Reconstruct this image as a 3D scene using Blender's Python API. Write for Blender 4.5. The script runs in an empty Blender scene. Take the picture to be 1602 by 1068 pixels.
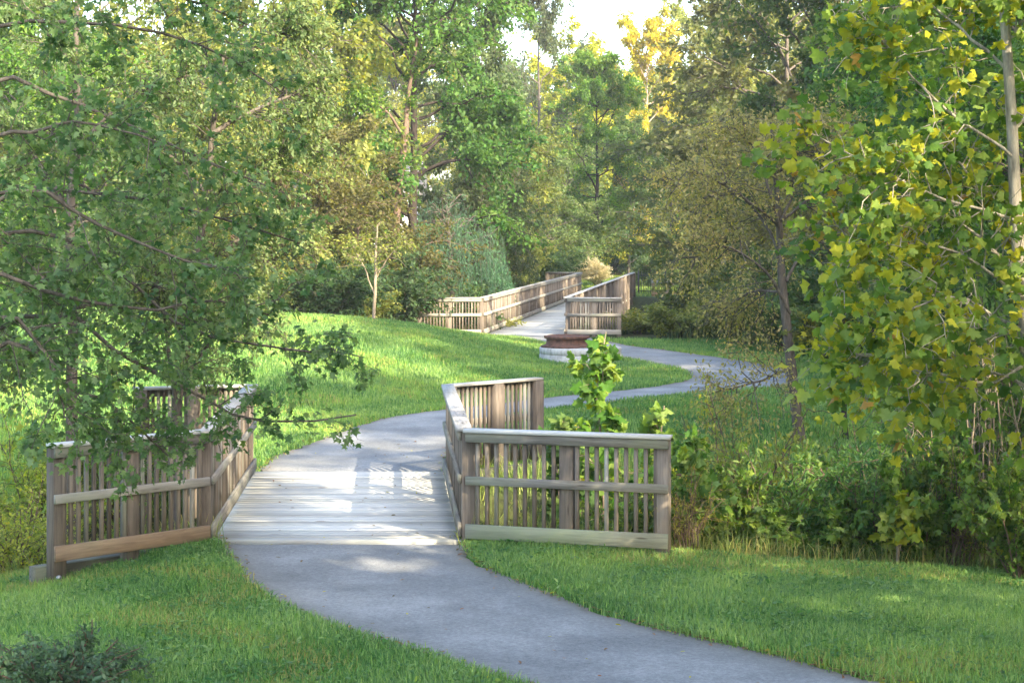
import bpy, math, random
import numpy as np

# ------------------------------------------------------------------ camera, sky, sun, exposure
sc = bpy.context.scene
COL = sc.collection
CAM_H = 3.15
F = 2800.0                                    # focal length in photo pixels (1602 wide)
cd = bpy.data.cameras.new('camera')
cd.sensor_width = 36.0
cd.lens = F / 1602.0 * 36.0
cd.shift_y = -(534.0 - 360.0) / 1602.0        # horizon sits at row 360 of the photo
cd.clip_start = 0.1
cd.clip_end = 3000
cam = bpy.data.objects.new('camera', cd)
cam.location = (0, 0, CAM_H)
cam.rotation_euler = (math.radians(90), 0, 0)
COL.objects.link(cam)
sc.camera = cam

SUN_EL, SUN_AZ = 31.0, 140.0                  # azimuth clockwise from +Y (view direction): from the right and behind
w = bpy.data.worlds.new('World'); sc.world = w; w.use_nodes = True
nt = w.node_tree; nt.nodes.clear()
sky = nt.nodes.new('ShaderNodeTexSky'); sky.sky_type = 'NISHITA'; sky.sun_disc = False
sky.sun_elevation = math.radians(SUN_EL); sky.sun_rotation = math.radians(SUN_AZ)
sky.air_density = 1.0; sky.dust_density = 2.5; sky.ozone_density = 0.6
bg = nt.nodes.new('ShaderNodeBackground'); bg.inputs['Strength'].default_value = 0.15
wo = nt.nodes.new('ShaderNodeOutputWorld')
nt.links.new(sky.outputs[0], bg.inputs[0]); nt.links.new(bg.outputs[0], wo.inputs[0])
sl = bpy.data.lights.new('sun', 'SUN'); sl.energy = 2.8; sl.angle = math.radians(0.6); sl.color = (1.0, 0.86, 0.62)
so = bpy.data.objects.new('sun', sl)
so.rotation_euler = (math.radians(90 - SUN_EL), 0, math.radians(180 - SUN_AZ) )
so.location = (20, -12, 20)
COL.objects.link(so)
from mathutils import Vector
_a = math.radians(SUN_AZ); _e = math.radians(SUN_EL)
to_sun = Vector((math.sin(_a) * math.cos(_e), math.cos(_a) * math.cos(_e), math.sin(_e)))
so.rotation_euler = to_sun.to_track_quat('Z', 'Y').to_euler()
sc.view_settings.view_transform = 'Standard'; sc.view_settings.look = 'None'
sc.view_settings.exposure = 2.75; sc.view_settings.gamma = 1.0
try: sc.view_settings.use_curve_mapping = False
except Exception: pass
cy = sc.cycles
cy.max_bounces = 6; cy.diffuse_bounces = 4; cy.glossy_bounces = 2; cy.transmission_bounces = 4
cy.transparent_max_bounces = 4; cy.caustics_reflective = False; cy.caustics_refractive = False
cy.sample_clamp_indirect = 6.0

rng = np.random.default_rng(7)
def W(px, py, z=0.0):
    d = F * (CAM_H - z) / (py - 360.0)
    return np.array([(px - 801.0) * d / F, d, z])
def PD(px, py, d):
    return np.array([(px - 801.0) * d / F, d, CAM_H - (py - 360.0) * d / F])
def smooth(a, b, x):
    t = np.clip((x - a) / (b - a), 0, 1); return t * t * (3 - 2 * t)

# ------------------------------------------------------------------ mesh and object helpers
def mk_mesh(name, V, groups, attrs=None, mat=None, smoothed=False):
    me = bpy.data.meshes.new(name)
    V = np.asarray(V, np.float32)
    groups = [np.asarray(g, np.int32) for g in groups if len(g)]
    nf = sum(len(g) for g in groups)
    loops = np.concatenate([g.ravel() for g in groups])
    counts = np.concatenate([np.full(len(g), g.shape[1], np.int32) for g in groups])
    starts = np.concatenate([[0], np.cumsum(counts)[:-1]]).astype(np.int32)
    me.vertices.add(len(V)); me.vertices.foreach_set('co', V.ravel())
    me.loops.add(len(loops)); me.loops.foreach_set('vertex_index', loops)
    me.polygons.add(nf); me.polygons.foreach_set('loop_start', starts)
    me.update(calc_edges=True)
    if smoothed: me.polygons.foreach_set('use_smooth', np.ones(nf, bool))
    for k, (dom, typ, arr) in (attrs or {}).items():
        a = me.attributes.new(k, typ, dom)
        a.data.foreach_set('vector' if typ == 'FLOAT_VECTOR' else 'value', np.asarray(arr, np.float32).ravel())
    if mat: me.materials.append(mat)
    return me

def ob(name, data, parent=None, loc=None):
    o = bpy.data.objects.new(name, data); COL.objects.link(o)
    if parent is not None: o.parent = parent
    if loc is not None: o.location = loc
    return o
def tag(o, label=None, cat=None, group=None, kind=None):
    if label: o['label'] = label
    if cat: o['category'] = cat
    if group: o['group'] = group
    if kind: o['kind'] = kind
    return o
def thing(name, label, cat, loc=(0, 0, 0), rz=0.0, group=None, kind=None):
    o = ob(name, None, loc=loc); o.rotation_euler[2] = rz; o.empty_display_size = 0.3
    return tag(o, label, cat, group, kind)

class MB:
    """collects boxes; 'gc' is a per-vertex board coordinate (along, across, height) for the wood grain"""
    def __init__(s): s.V = []; s.Fq = []; s.G = []; s.n = 0; s.R = []
    def box(s, a, b, wdt, z0, z1, off=0.0, r=None):
        """a board from a to b (2d), width wdt centred off to the left of a->b, between heights z0 and z1"""
        a = np.asarray(a, float)[:2]; b = np.asarray(b, float)[:2]
        t = b - a; L = np.linalg.norm(t); t = t / L; nrm = np.array([-t[1], t[0]])
        c = min(0.006, wdt * .2, (z1 - z0) * .2)
        if r is None: r = rng.random()
        pts = []; gc = []
        prof = [(-wdt/2 + c, z0), (wdt/2 - c, z0), (wdt/2, z0 + c), (wdt/2, z1 - c), (wdt/2 - c, z1), (-wdt/2 + c, z1), (-wdt/2, z1 - c), (-wdt/2, z0 + c)]
        ro = r * 37.0
        for u in (0, L):
            for (v, z) in prof:
                p = a + t * u + nrm * (v + off)
                pts.append((p[0], p[1], z)); gc.append((u + ro, v + ro, z - z0 + ro))
        s.V += pts; s.G += gc; k = s.n
        for i in range(8):
            j = (i + 1) % 8
            s.Fq.append((k + i, k + j, k + 8 + j, k + 8 + i)); s.R.append(r)
        s.caps = getattr(s, 'caps', [])
        s.caps.append(tuple(k + i for i in range(7, -1, -1))); s.caps.append(tuple(k + 8 + i for i in range(8)))
        s.n += 16
    def vpost(s, c, sx, sy, z0, z1, ang=0.0, r=None):
        """an upright post"""
        if r is None: r = rng.random()
        ca, sa = math.cos(ang), math.sin(ang); ro = r * 37.0; b = min(0.008, sx * .18)
        prof = [(-sx/2 + b, -sy/2), (sx/2 - b, -sy/2), (sx/2, -sy/2 + b), (sx/2, sy/2 - b), (sx/2 - b, sy/2), (-sx/2 + b, sy/2), (-sx/2, sy/2 - b), (-sx/2, -sy/2 + b)]
        k = s.n
        for z in (z0, z1):
            for (x, y) in prof:
                s.V.append((c[0] + x * ca - y * sa, c[1] + x * sa + y * ca, z)); s.G.append((z + ro, x + ro, y + ro))
        for i in range(8):
            j = (i + 1) % 8
            s.Fq.append((k + i, k + j, k + 8 + j, k + 8 + i)); s.R.append(r)
        s.caps = getattr(s, 'caps', [])
        s.caps.append(tuple(k + i for i in range(7, -1, -1))); s.caps.append(tuple(k + 8 + i for i in range(8)))
        s.n += 16
    def mesh(s, name, mat, base=(0, 0, 0)):
        V = np.array(s.V) - np.asarray(base, float)
        R = np.array(s.R + [s.R[(i // 2) * 8] for i in range(len(s.caps))])
        return mk_mesh(name, V, [np.array(s.Fq), np.array(s.caps)], {'gc': ('POINT', 'FLOAT_VECTOR', np.array(s.G)), 'var': ('FACE', 'FLOAT', R)}, mat)

def lathe(prof, n=48, wob=0.0, seed=1):
    r_ = np.random.default_rng(seed); prof = np.array(prof, float)
    a = np.linspace(0, 2 * np.pi, n, endpoint=False)
    V = np.stack([prof[:, 0:1] * np.cos(a)[None], prof[:, 0:1] * np.sin(a)[None], np.repeat(prof[:, 1:2], n, 1)], -1)
    V += r_.normal(0, wob, V.shape) if wob else 0
    m = len(prof); i = np.arange(m - 1)[:, None]; j = np.arange(n)[None]
    Fq = np.stack([i * n + j, i * n + (j + 1) % n, (i + 1) * n + (j + 1) % n, (i + 1) * n + j], -1).reshape(-1, 4)
    return V.reshape(-1, 3), Fq

# ------------------------------------------------------------------ materials
def new_mat(name):
    m = bpy.data.materials.new(name); m.use_nodes = True
    t = m.node_tree; t.nodes.clear()
    out = t.nodes.new('ShaderNodeOutputMaterial')
    def N(kind, **kw):
        n = t.nodes.new(kind)
        for k, v in kw.items():
            if k.startswith('i_'): n.inputs[k[2:].replace('_', ' ')].default_value = v
            else: setattr(n, k, v)
        return n
    return m, t, N, out
def ramp(N, stops):
    r = N('ShaderNodeValToRGB'); e = r.color_ramp.elements
    while len(e) < len(stops): e.new(0.5)
    for x, (p, c) in zip(e, stops):
        x.position = p; x.color = (*c, 1) if len(c) == 3 else c
    return r
def mathn(N, t, op, a, b=None, clamp=False):
    n = N('ShaderNodeMath', operation=op); n.use_clamp = clamp
    for i, v in enumerate((a, b)):
        if v is None: continue
        if isinstance(v, (int, float)): n.inputs[i].default_value = v
        else: t.links.new(v, n.inputs[i])
    return n.outputs[0]
def mixc(N, t, fac, a, b, mode='MIX'):
    n = N('ShaderNodeMix', data_type='RGBA', blend_type=mode)
    for k, v in ((0, fac), (6, a), (7, b)):
        if isinstance(v, (int, float)): n.inputs[k].default_value = v
        elif isinstance(v, tuple): n.inputs[k].default_value = (*v, 1)
        else: t.links.new(v, n.inputs[k])
    return n.outputs[2]

def wood_mat(name, lo, hi, grain=1.0, green=0.0):
    m, t, N, out = new_mat(name)
    at = N('ShaderNodeAttribute', attribute_name='gc'); va = N('ShaderNodeAttribute', attribute_name='var')
    mp = N('ShaderNodeMapping'); mp.inputs['Scale'].default_value = (2.2, 34, 34); t.links.new(at.outputs['Vector'], mp.inputs['Vector'])
    n1 = N('ShaderNodeTexNoise', i_Scale=1.0, i_Detail=6.0, i_Roughness=0.65, i_Distortion=0.6); t.links.new(mp.outputs[0], n1.inputs['Vector'])
    n2 = N('ShaderNodeTexNoise', i_Scale=1.6, i_Detail=4.0); t.links.new(at.outputs['Vector'], n2.inputs['Vector'])
    mp3 = N('ShaderNodeMapping'); mp3.inputs['Scale'].default_value = (1.2, 7, 7); t.links.new(at.outputs['Vector'], mp3.inputs['Vector'])
    n3 = N('ShaderNodeTexVoronoi', i_Scale=1.6); t.links.new(mp3.outputs[0], n3.inputs['Vector'])
    knot = ramp(N, [(0.0, (0.2, 0.15, 0.12)), (0.07, (0.35, 0.3, 0.26)), (0.15, (1, 1, 1))]); t.links.new(n3.outputs['Distance'], knot.inputs[0])
    r = ramp(N, [(0.3, lo), (0.5, tuple((a + b) / 2 for a, b in zip(lo, hi))), (0.68, hi)])
    f = mathn(N, t, 'ADD', mathn(N, t, 'MULTIPLY', n1.outputs['Fac'], 0.6), mathn(N, t, 'MULTIPLY', n2.outputs['Fac'], 0.4))
    f = mathn(N, t, 'ADD', f, mathn(N, t, 'MULTIPLY', mathn(N, t, 'SUBTRACT', va.outputs['Fac'], 0.5), 0.27))
    t.links.new(f, r.inputs[0])
    c = mixc(N, t, 0.8, r.outputs[0], knot.outputs[0], 'MULTIPLY')
    if green:
        gm = ramp(N, [(0.45, (0, 0, 0)), (0.75, (1, 1, 1))]); t.links.new(n2.outputs['Fac'], gm.inputs[0])
        c = mixc(N, t, mathn(N, t, 'MULTIPLY', gm.outputs[0], green), c, (0.2, 0.24, 0.11))
    b = N('ShaderNodeBsdfPrincipled', i_Roughness=0.82); b.inputs['Specular IOR Level'].default_value = 0.25
    t.links.new(c, b.inputs['Base Color'])
    bp = N('ShaderNodeBump', i_Strength=0.5, i_Distance=0.006); t.links.new(n1.outputs['Fac'], bp.inputs['Height']); t.links.new(bp.outputs[0], b.inputs['Normal'])
    t.links.new(b.outputs[0], out.inputs[0])
    return m
M_RAIL = wood_mat('weathered_rail_wood', (0.11, 0.10, 0.084), (0.34, 0.315, 0.275), green=0.35)
M_CAP = wood_mat('bleached_cap_wood', (0.24, 0.225, 0.2), (0.52, 0.5, 0.46))
M_POST = wood_mat('brown_post_wood', (0.065, 0.052, 0.04), (0.225, 0.185, 0.145))
M_WARM = wood_mat('warm_board_wood', (0.115, 0.078, 0.05), (0.33, 0.235, 0.15), green=0.2)
M_MOSSY = wood_mat('greenish_board_wood', (0.11, 0.11, 0.08), (0.30, 0.30, 0.22), green=0.8)
M_SILL = wood_mat('mossy_sill_wood', (0.06, 0.058, 0.042), (0.17, 0.16, 0.12), green=0.5)
M_DECK = wood_mat('bleached_deck_wood', (0.30, 0.29, 0.255), (0.56, 0.55, 0.51), green=0.2)

def asphalt_mat():
    m, t, N, out = new_mat('worn_asphalt')
    tc = N('ShaderNodeTexCoord')
    n1 = N('ShaderNodeTexNoise', i_Scale=28.0, i_Detail=9.0, i_Roughness=0.9); t.links.new(tc.outputs['Object'], n1.inputs['Vector'])
    n2 = N('ShaderNodeTexNoise', i_Scale=0.9, i_Detail=7.0, i_Roughness=0.6); t.links.new(tc.outputs['Object'], n2.inputs['Vector'])
    r = ramp(N, [(0.36, (0.07, 0.072, 0.073)), (0.5, (0.17, 0.174, 0.172)), (0.64, (0.31, 0.313, 0.305))])
    f = mathn(N, t, 'ADD', mathn(N, t, 'MULTIPLY', n1.outputs['Fac'], 0.62), mathn(N, t, 'MULTIPLY', n2.outputs['Fac'], 0.38))
    t.links.new(f, r.inputs[0])
    c = r.outputs[0]
    ed = N('ShaderNodeAttribute', attribute_name='edge')       # worn, soil-stained margins of the path
    en = mathn(N, t, 'MULTIPLY', mathn(N, t, 'MULTIPLY', ed.outputs['Fac'], n2.outputs['Fac']), 1.7, True)
    c = mixc(N, t, en, c, (0.13, 0.115, 0.085))
    b = N('ShaderNodeBsdfPrincipled', i_Roughness=0.85); b.inputs['Specular IOR Level'].default_value = 0.3
    t.links.new(c, b.inputs['Base Color'])
    bp = N('ShaderNodeBump', i_Strength=0.6, i_Distance=0.01); t.links.new(n1.outputs['Fac'], bp.inputs['Height']); t.links.new(bp.outputs[0], b.inputs['Normal'])
    t.links.new(b.outputs[0], out.inputs[0]); return m
M_ASPH = asphalt_mat()

def soil_mat():
    m, t, N, out = new_mat('turf_soil')
    tc = N('ShaderNodeTexCoord')
    n1 = N('ShaderNodeTexNoise', i_Scale=7.0, i_Detail=8.0, i_Roughness=0.7); t.links.new(tc.outputs['Object'], n1.inputs['Vector'])
    n2 = N('ShaderNodeTexNoise', i_Scale=0.5, i_Detail=5.0); t.links.new(tc.outputs['Object'], n2.inputs['Vector'])
    lawn = ramp(N, [(0.3, (0.04, 0.085, 0.016)), (0.55, (0.075, 0.16, 0.028)), (0.75, (0.12, 0.22, 0.04))]); t.links.new(n1.outputs['Fac'], lawn.inputs[0])
    wild = ramp(N, [(0.3, (0.03, 0.03, 0.015)), (0.55, (0.05, 0.06, 0.02)), (0.75, (0.09, 0.08, 0.04))]); t.links.new(n1.outputs['Fac'], wild.inputs[0])
    at = N('ShaderNodeAttribute', attribute_name='wild')
    c = mixc(N, t, at.outputs['Fac'], lawn.outputs[0], wild.outputs[0])
    b = N('ShaderNodeBsdfPrincipled', i_Roughness=0.95); b.inputs['Specular IOR Level'].default_value = 0.1
    t.links.new(c, b.inputs['Base Color'])
    bp = N('ShaderNodeBump', i_Strength=0.8, i_Distance=0.05); t.links.new(n1.outputs['Fac'], bp.inputs['Height']); t.links.new(bp.outputs[0], b.inputs['Normal'])
    t.links.new(b.outputs[0], out.inputs[0]); return m
M_SOIL = soil_mat()

def leaf_mat(name, translucent=0.48, spec=0.18, autumn=((0.36, 0.34, 0.03), (0.34, 0.17, 0.05))):
    """object colour = leaf colour, its alpha = share of turned leaves; 'var' and 'var2' vary leaf by leaf"""
    m, t, N, out = new_mat(name)
    oi = N('ShaderNodeObjectInfo'); v = N('ShaderNodeAttribute', attribute_name='var'); v2 = N('ShaderNodeAttribute', attribute_name='var2')
    hsv = N('ShaderNodeHueSaturation')
    t.links.new(oi.outputs['Color'], hsv.inputs['Color'])
    t.links.new(mathn(N, t, 'ADD', 0.5, mathn(N, t, 'MULTIPLY', mathn(N, t, 'SUBTRACT', 0.5, v.outputs['Fac']), 0.09)), hsv.inputs['Hue'])
    t.links.new(mathn(N, t, 'ADD', 0.45, mathn(N, t, 'MULTIPLY', v.outputs['Fac'], 1.1)), hsv.inputs['Value'])
    t.links.new(mathn(N, t, 'ADD', 0.8, mathn(N, t, 'MULTIPLY', v2.outputs['Fac'], 0.3)), hsv.inputs['Saturation'])
    thr = mathn(N, t, 'SUBTRACT', mathn(N, t, 'ADD', v2.outputs['Fac'], oi.outputs['Alpha']), 1.0)
    msk = mathn(N, t, 'MULTIPLY', thr, 9.0, True)
    tc = mixc(N, t, mathn(N, t, 'GREATER_THAN', v.outputs['Fac'], 0.9), autumn[0], autumn[1])
    c = mixc(N, t, mathn(N, t, 'MULTIPLY', msk, 0.85), hsv.outputs[0], tc)
    b = N('ShaderNodeBsdfPrincipled', i_Roughness=0.58); b.inputs['Specular IOR Level'].default_value = spec
    t.links.new(c, b.inputs['Base Color'])
    tr = N('ShaderNodeBsdfTranslucent'); t.links.new(mixc(N, t, 1.0, c, (1.6, 1.5, 0.7), 'MULTIPLY'), tr.inputs['Color'])
    mx = N('ShaderNodeMixShader'); mx.inputs[0].default_value = translucent
    t.links.new(b.outputs[0], mx.inputs[1]); t.links.new(tr.outputs[0], mx.inputs[2]); t.links.new(mx.outputs[0], out.inputs[0])
    return m
M_LEAF = leaf_mat('leaf')
M_GRASS = leaf_mat('grass_blade', 0.3, 0.3, ((0.34, 0.28, 0.10), (0.30, 0.22, 0.11)))

def bark_mat():
    m, t, N, out = new_mat('bark')
    oi = N('ShaderNodeObjectInfo'); tc = N('ShaderNodeTexCoord')
    mp = N('ShaderNodeMapping'); mp.inputs['Scale'].default_value = (9, 9, 1.6); t.links.new(tc.outputs['Object'], mp.inputs['Vector'])
    n1 = N('ShaderNodeTexNoise', i_Scale=2.0, i_Detail=7.0, i_Roughness=0.7); t.links.new(mp.outputs[0], n1.inputs['Vector'])
    r = ramp(N, [(0.3, (0.35, 0.35, 0.35)), (0.55, (0.9, 0.9, 0.9)), (0.75, (1.5, 1.5, 1.5))]); t.links.new(n1.outputs['Fac'], r.inputs[0])
    c = mixc(N, t, 1.0, oi.outputs['Color'], r.outputs[0], 'MULTIPLY')
    b = N('ShaderNodeBsdfPrincipled', i_Roughness=0.9); b.inputs['Specular IOR Level'].default_value = 0.15
    t.links.new(c, b.inputs['Base Color'])
    bp = N('ShaderNodeBump', i_Strength=0.9, i_Distance=0.03); t.links.new(n1.outputs['Fac'], bp.inputs['Height']); t.links.new(bp.outputs[0], b.inputs['Normal'])
    t.links.new(b.outputs[0], out.inputs[0]); return m
M_BARK = bark_mat()

def simple_mat(name, c0, c1, scale=8.0, rough=0.8, metal=0.0, bump=0.3, stretch=(1, 1, 1)):
    m, t, N, out = new_mat(name)
    tc = N('ShaderNodeTexCoord'); mp = N('ShaderNodeMapping'); mp.inputs['Scale'].default_value = stretch
    t.links.new(tc.outputs['Object'], mp.inputs['Vector'])
    n1 = N('ShaderNodeTexNoise', i_Scale=scale, i_Detail=7.0, i_Roughness=0.65); t.links.new(mp.outputs[0], n1.inputs['Vector'])
    r = ramp(N, [(0.32, c0), (0.68, c1)]); t.links.new(n1.outputs['Fac'], r.inputs[0])
    b = N('ShaderNodeBsdfPrincipled', i_Roughness=rough, i_Metallic=metal); b.inputs['Specular IOR Level'].default_value = 0.3
    t.links.new(r.outputs[0], b.inputs['Base Color'])
    bp = N('ShaderNodeBump', i_Strength=bump, i_Distance=0.01); t.links.new(n1.outputs['Fac'], bp.inputs['Height']); t.links.new(bp.outputs[0], b.inputs['Normal'])
    t.links.new(b.outputs[0], out.inputs[0]); return m
M_CONC = simple_mat('pale_concrete', (0.22, 0.215, 0.2), (0.46, 0.45, 0.42), 5.0, 0.9, stretch=(2, 2, 0.8))
M_RUST = simple_mat('rusty_iron', (0.04, 0.025, 0.02), (0.15, 0.075, 0.05), 9.0, 0.85, 0.0, 0.6)
M_BLACK = simple_mat('black_metal', (0.02, 0.02, 0.02), (0.05, 0.05, 0.05), 9.0, 0.5)
M_SIDING = simple_mat('pale_siding', (0.7, 0.71, 0.72), (0.8, 0.81, 0.82), 2.0, 0.7, stretch=(1, 1, 12))
M_ROOF = simple_mat('grey_shingle', (0.12, 0.12, 0.13), (0.22, 0.21, 0.21), 6.0)
M_GLASS = simple_mat('dark_glass', (0.03, 0.035, 0.04), (0.05, 0.06, 0.07), 1.0, 0.1, 0.0, 0.0)
M_BOLT = simple_mat('galvanised_bolt', (0.2, 0.2, 0.2), (0.32, 0.32, 0.32), 30.0, 0.4, 0.8)

# ------------------------------------------------------------------ ground and paths
def catmull(P, n):
    P = np.asarray(P, float); m = len(P); t = np.linspace(0, m - 1 - 1e-6, n); i = t.astype(int); u = (t - i)[:, None]
    g = lambda k: P[np.clip(k, 0, m - 1)]
    p0, p1, p2, p3 = g(i - 1), g(i), g(i + 1), g(i + 2)
    return 0.5 * (2 * p1 + (p2 - p0) * u + (2 * p0 - 5 * p1 + 4 * p2 - p3) * u**2 + (3 * p1 - p0 - 3 * p2 + p3) * u**3)
wp = lambda a: W(*a)[:2]
near_pairs = [((340, 842), (720, 839)), ((360, 880), (748, 880)), ((405, 928), (850, 925)), ((500, 975), (1000, 976)), ((650, 1022), (1200, 1024)), ((790, 1068), (1390, 1068))]
NL = [wp(a) for a, b in near_pairs] + [np.array(p) for p in ((0.9, 11.5), (2.4, 10.4), (5.0, 9.0), (9, 7.6))]
NR = [wp(b) for a, b in near_pairs] + [np.array(p) for p in ((3.7, 11.95), (5.4, 11.2), (7.5, 10.6), (11, 9.8))]
mid_pairs = [((398, 743), (698, 743)), ((425, 718), (702, 715)), ((470, 700), (712, 695)), ((530, 678), (735, 677)), ((590, 658), (775, 660)), ((690, 643), (850, 641)),
             ((860, 622), (1000, 624)), ((980, 610), (1120, 613)), ((1050, 601), (1225, 605)), ((1080, 591), (1245, 592)), ((1068, 579), (1225, 577)), ((1010, 567), (1150, 563)),
             ((970, 559), (1050, 549)), ((920, 550), (985, 541)), ((850, 538), (935, 531)), ((787, 526), (884, 524))]
ML = [wp(a) for a, b in mid_pairs]; MR = [wp(b) for a, b in mid_pairs]
far_pairs = [((1000, 436), (1035, 436)), ((1060, 446), (1085, 447)), ((1062, 452), (1090, 455)), ((1075, 462), (1112, 467)), ((1120, 470), (1160, 474)), ((1200, 478), (1240, 484))]
FLp = [wp(a) for a, b in far_pairs]; FRp = [wp(b) for a, b in far_pairs]

def path_polys():
    out = []
    for L, R, n in ((NL, NR, 140), (ML, MR, 240), (FLp, FRp, 40)):
        out.append((catmull(L, n), catmull(R, n)))
    return out
PATHS = path_polys()
DECK1 = np.array([(-3.03, 18.1), (-0.53, 18.1), (-0.87, 23.25), (-3.35, 23.25)])
D2a, D2b = np.array([-0.84, 53.4]), np.array([1.58, 53.4])
D2d, D2c = np.array([3.31, 85.0]), np.array([5.73, 85.0])
DECK2 = np.array([D2a, D2b, D2c, D2d])
def in_poly(x, y, poly):
    inside = np.zeros(x.shape, bool); n = len(poly); j = n - 1
    for i in range(n):
        xi, yi = poly[i]; xj, yj = poly[j]
        if yi != yj:
            c = ((yi > y) != (yj > y)) & (x < (xj - xi) * (y - yi) / (yj - yi) + xi); inside ^= c
        j = i
    return inside
POLYS = [np.concatenate([L, R[::-1]]) for L, R in PATHS]
def on_hard(x, y):
    m = np.zeros(x.shape, bool)
    for p in POLYS + [DECK1, DECK2]: m |= in_poly(x, y, p)
    return m
RING_C = np.array([(908 - 801) * 43.0 / F, 43.0])

CRX = [-30, -13, -8, -5.8, -2.4, -1.2, -0.2, 1.0, 2.2, 3.4, 30]
CRZ = [1.35, 1.27, 1.08, 0.96, 0.68, 0.42, 0.2, 0.05, 0.02, 0.0, 0.0]
def ground(x, y):
    x = np.asarray(x, float); y = np.asarray(y, float)
    z = np.zeros(np.broadcast(x, y).shape)
    y0 = np.interp(x, [-12, -4, 0, 3], [26.5, 27, 33, 37.5])
    z = z + np.interp(x, CRX, CRZ) * smooth(y0, np.maximum(y0 + 9, 45.0), y) * (1 - smooth(45.5, 56, y))
    # creek under the near bridge
    yc = 20.8 + 0.25 * np.clip(x - 1, 0, 20) * 0.6 - 0.05 * np.clip(-x - 4, 0, 20)
    hw = 2.6 + 0.28 * np.clip(x - 0.5, 0, 6) + 0.1 * np.clip(-x - 3.5, 0, 5)
    z = z - 1.35 * smooth(0, 1, 1.15 - np.abs(y - yc) / hw)
    z = z - np.clip(0.17 * (-3.2 - x), 0, 0.6) * smooth(11, 14, y) * (1 - smooth(24, 30, y))
    z = z - np.clip(0.04 * (x - 0.2), 0, 0.25) * smooth(14, 17.5, y) * (1 - smooth(25, 30, y))
    # valley under the far bridge
    z = z - 2.2 * smooth(54.5, 60, y) * (1 - smooth(78, 84, y))
    # bank rising to the right of the far loop
    z = z + np.clip(0.07 * (x - 8.0), 0, 1.6) * smooth(30, 38, y)
    und = 0.05 * np.sin(x * 0.9 + 1.3 * np.sin(y * 0.35)) * np.sin(y * 0.55 + 0.8)
    z = z + und * (smooth(27, 31, y) * (1 - smooth(48, 52, y)) * smooth(0.5, -2.5, x))
    return z
def wildness(x, y):
    yc = 20.8 + 0.15 * np.clip(x - 1, 0, 20); hw = 2.7 + 0.25 * np.clip(x - 0.5, 0, 6)
    a = smooth(0, 0.25, 1.06 - np.abs(y - yc) / hw)
    a = np.maximum(a, smooth(50, 53, y) * (1 - smooth(84, 87, y)))
    a = np.maximum(a, smooth(7, 9.5, x - 0.05 * y) * smooth(24, 28, y))
    a = np.maximum(a, smooth(100, 112, y + 0 * x) * (1 - smooth(8, 4, np.abs(x - 6))))
    a = np.maximum(a, smooth(140, 150, y + 0 * x))
    return np.clip(a, 0, 1)

xs = np.unique(np.concatenate([np.arange(-9, 11, 0.2), np.arange(-40, 40, 1.0), np.linspace(-900, 900, 37)]))
ys = np.unique(np.concatenate([np.arange(10, 56, 0.2), np.arange(-30, 100, 1.0), np.linspace(100, 1500, 30), np.linspace(-300, -30, 8)]))
XX, YY = np.meshgrid(xs, ys); ZZ = ground(XX, YY) - 0.012
nx, ny = len(xs), len(ys)
i, j = np.meshgrid(np.arange(ny - 1), np.arange(nx - 1), indexing='ij')
Fg = np.stack([i * nx + j, i * nx + j + 1, (i + 1) * nx + j + 1, (i + 1) * nx + j], -1).reshape(-1, 4)
g = ob('ground', mk_mesh('ground', np.stack([XX, YY, ZZ], -1).reshape(-1, 3), [Fg], {'wild': ('POINT', 'FLOAT', wildness(XX, YY).ravel())}, M_SOIL, True))
tag(g, kind='structure')

unit2 = lambda v: v / np.linalg.norm(v, axis=-1, keepdims=True)
for (L, R), nm in zip(PATHS, ('path', 'winding_path', 'distant_path')):
    n = len(L); K = 13; u = np.linspace(0, 1, K)[None, :, None]
    jit = np.random.default_rng(3).normal(0, 0.018, (n, 1, 1))
    P = L[:, None] * (1 - u) + R[:, None] * u
    sl_ = np.cumsum(np.r_[0, np.hypot(*np.diff(L, axis=0).T)])[:, None]; wv = lambda ph: .035 * np.sin(sl_ * 2.3 + ph) + .025 * np.sin(sl_ * 5.1 + 2 * ph) + .02 * np.sin(sl_ * 11.3 + 3 * ph)
    ac = unit2(R - L); P[:, 0] += ac * wv(.4) + np.random.default_rng(4).normal(0, 0.015, (n, 2)); P[:, -1] += ac * wv(1.9) + np.random.default_rng(5).normal(0, 0.015, (n, 2))
    edge = np.repeat((np.abs(u[..., 0] - 0.5) * 2)**6, n, 0)
    z = ground(P[..., 0], P[..., 1]) + 0.014 - 0.01 * np.abs(u[..., 0] - 0.5)
    V = np.concatenate([P, z[..., None]], -1).reshape(-1, 3)
    i, j = np.meshgrid(np.arange(n - 1), np.arange(K - 1), indexing='ij')
    Fp = np.stack([i * K + j, i * K + j + 1, (i + 1) * K + j + 1, (i + 1) * K + j], -1).reshape(-1, 4)
    o = ob(nm, mk_mesh(nm, V, [Fp], {'edge': ('POINT', 'FLOAT', edge.ravel())}, M_ASPH, True)); tag(o, kind='structure')

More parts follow.
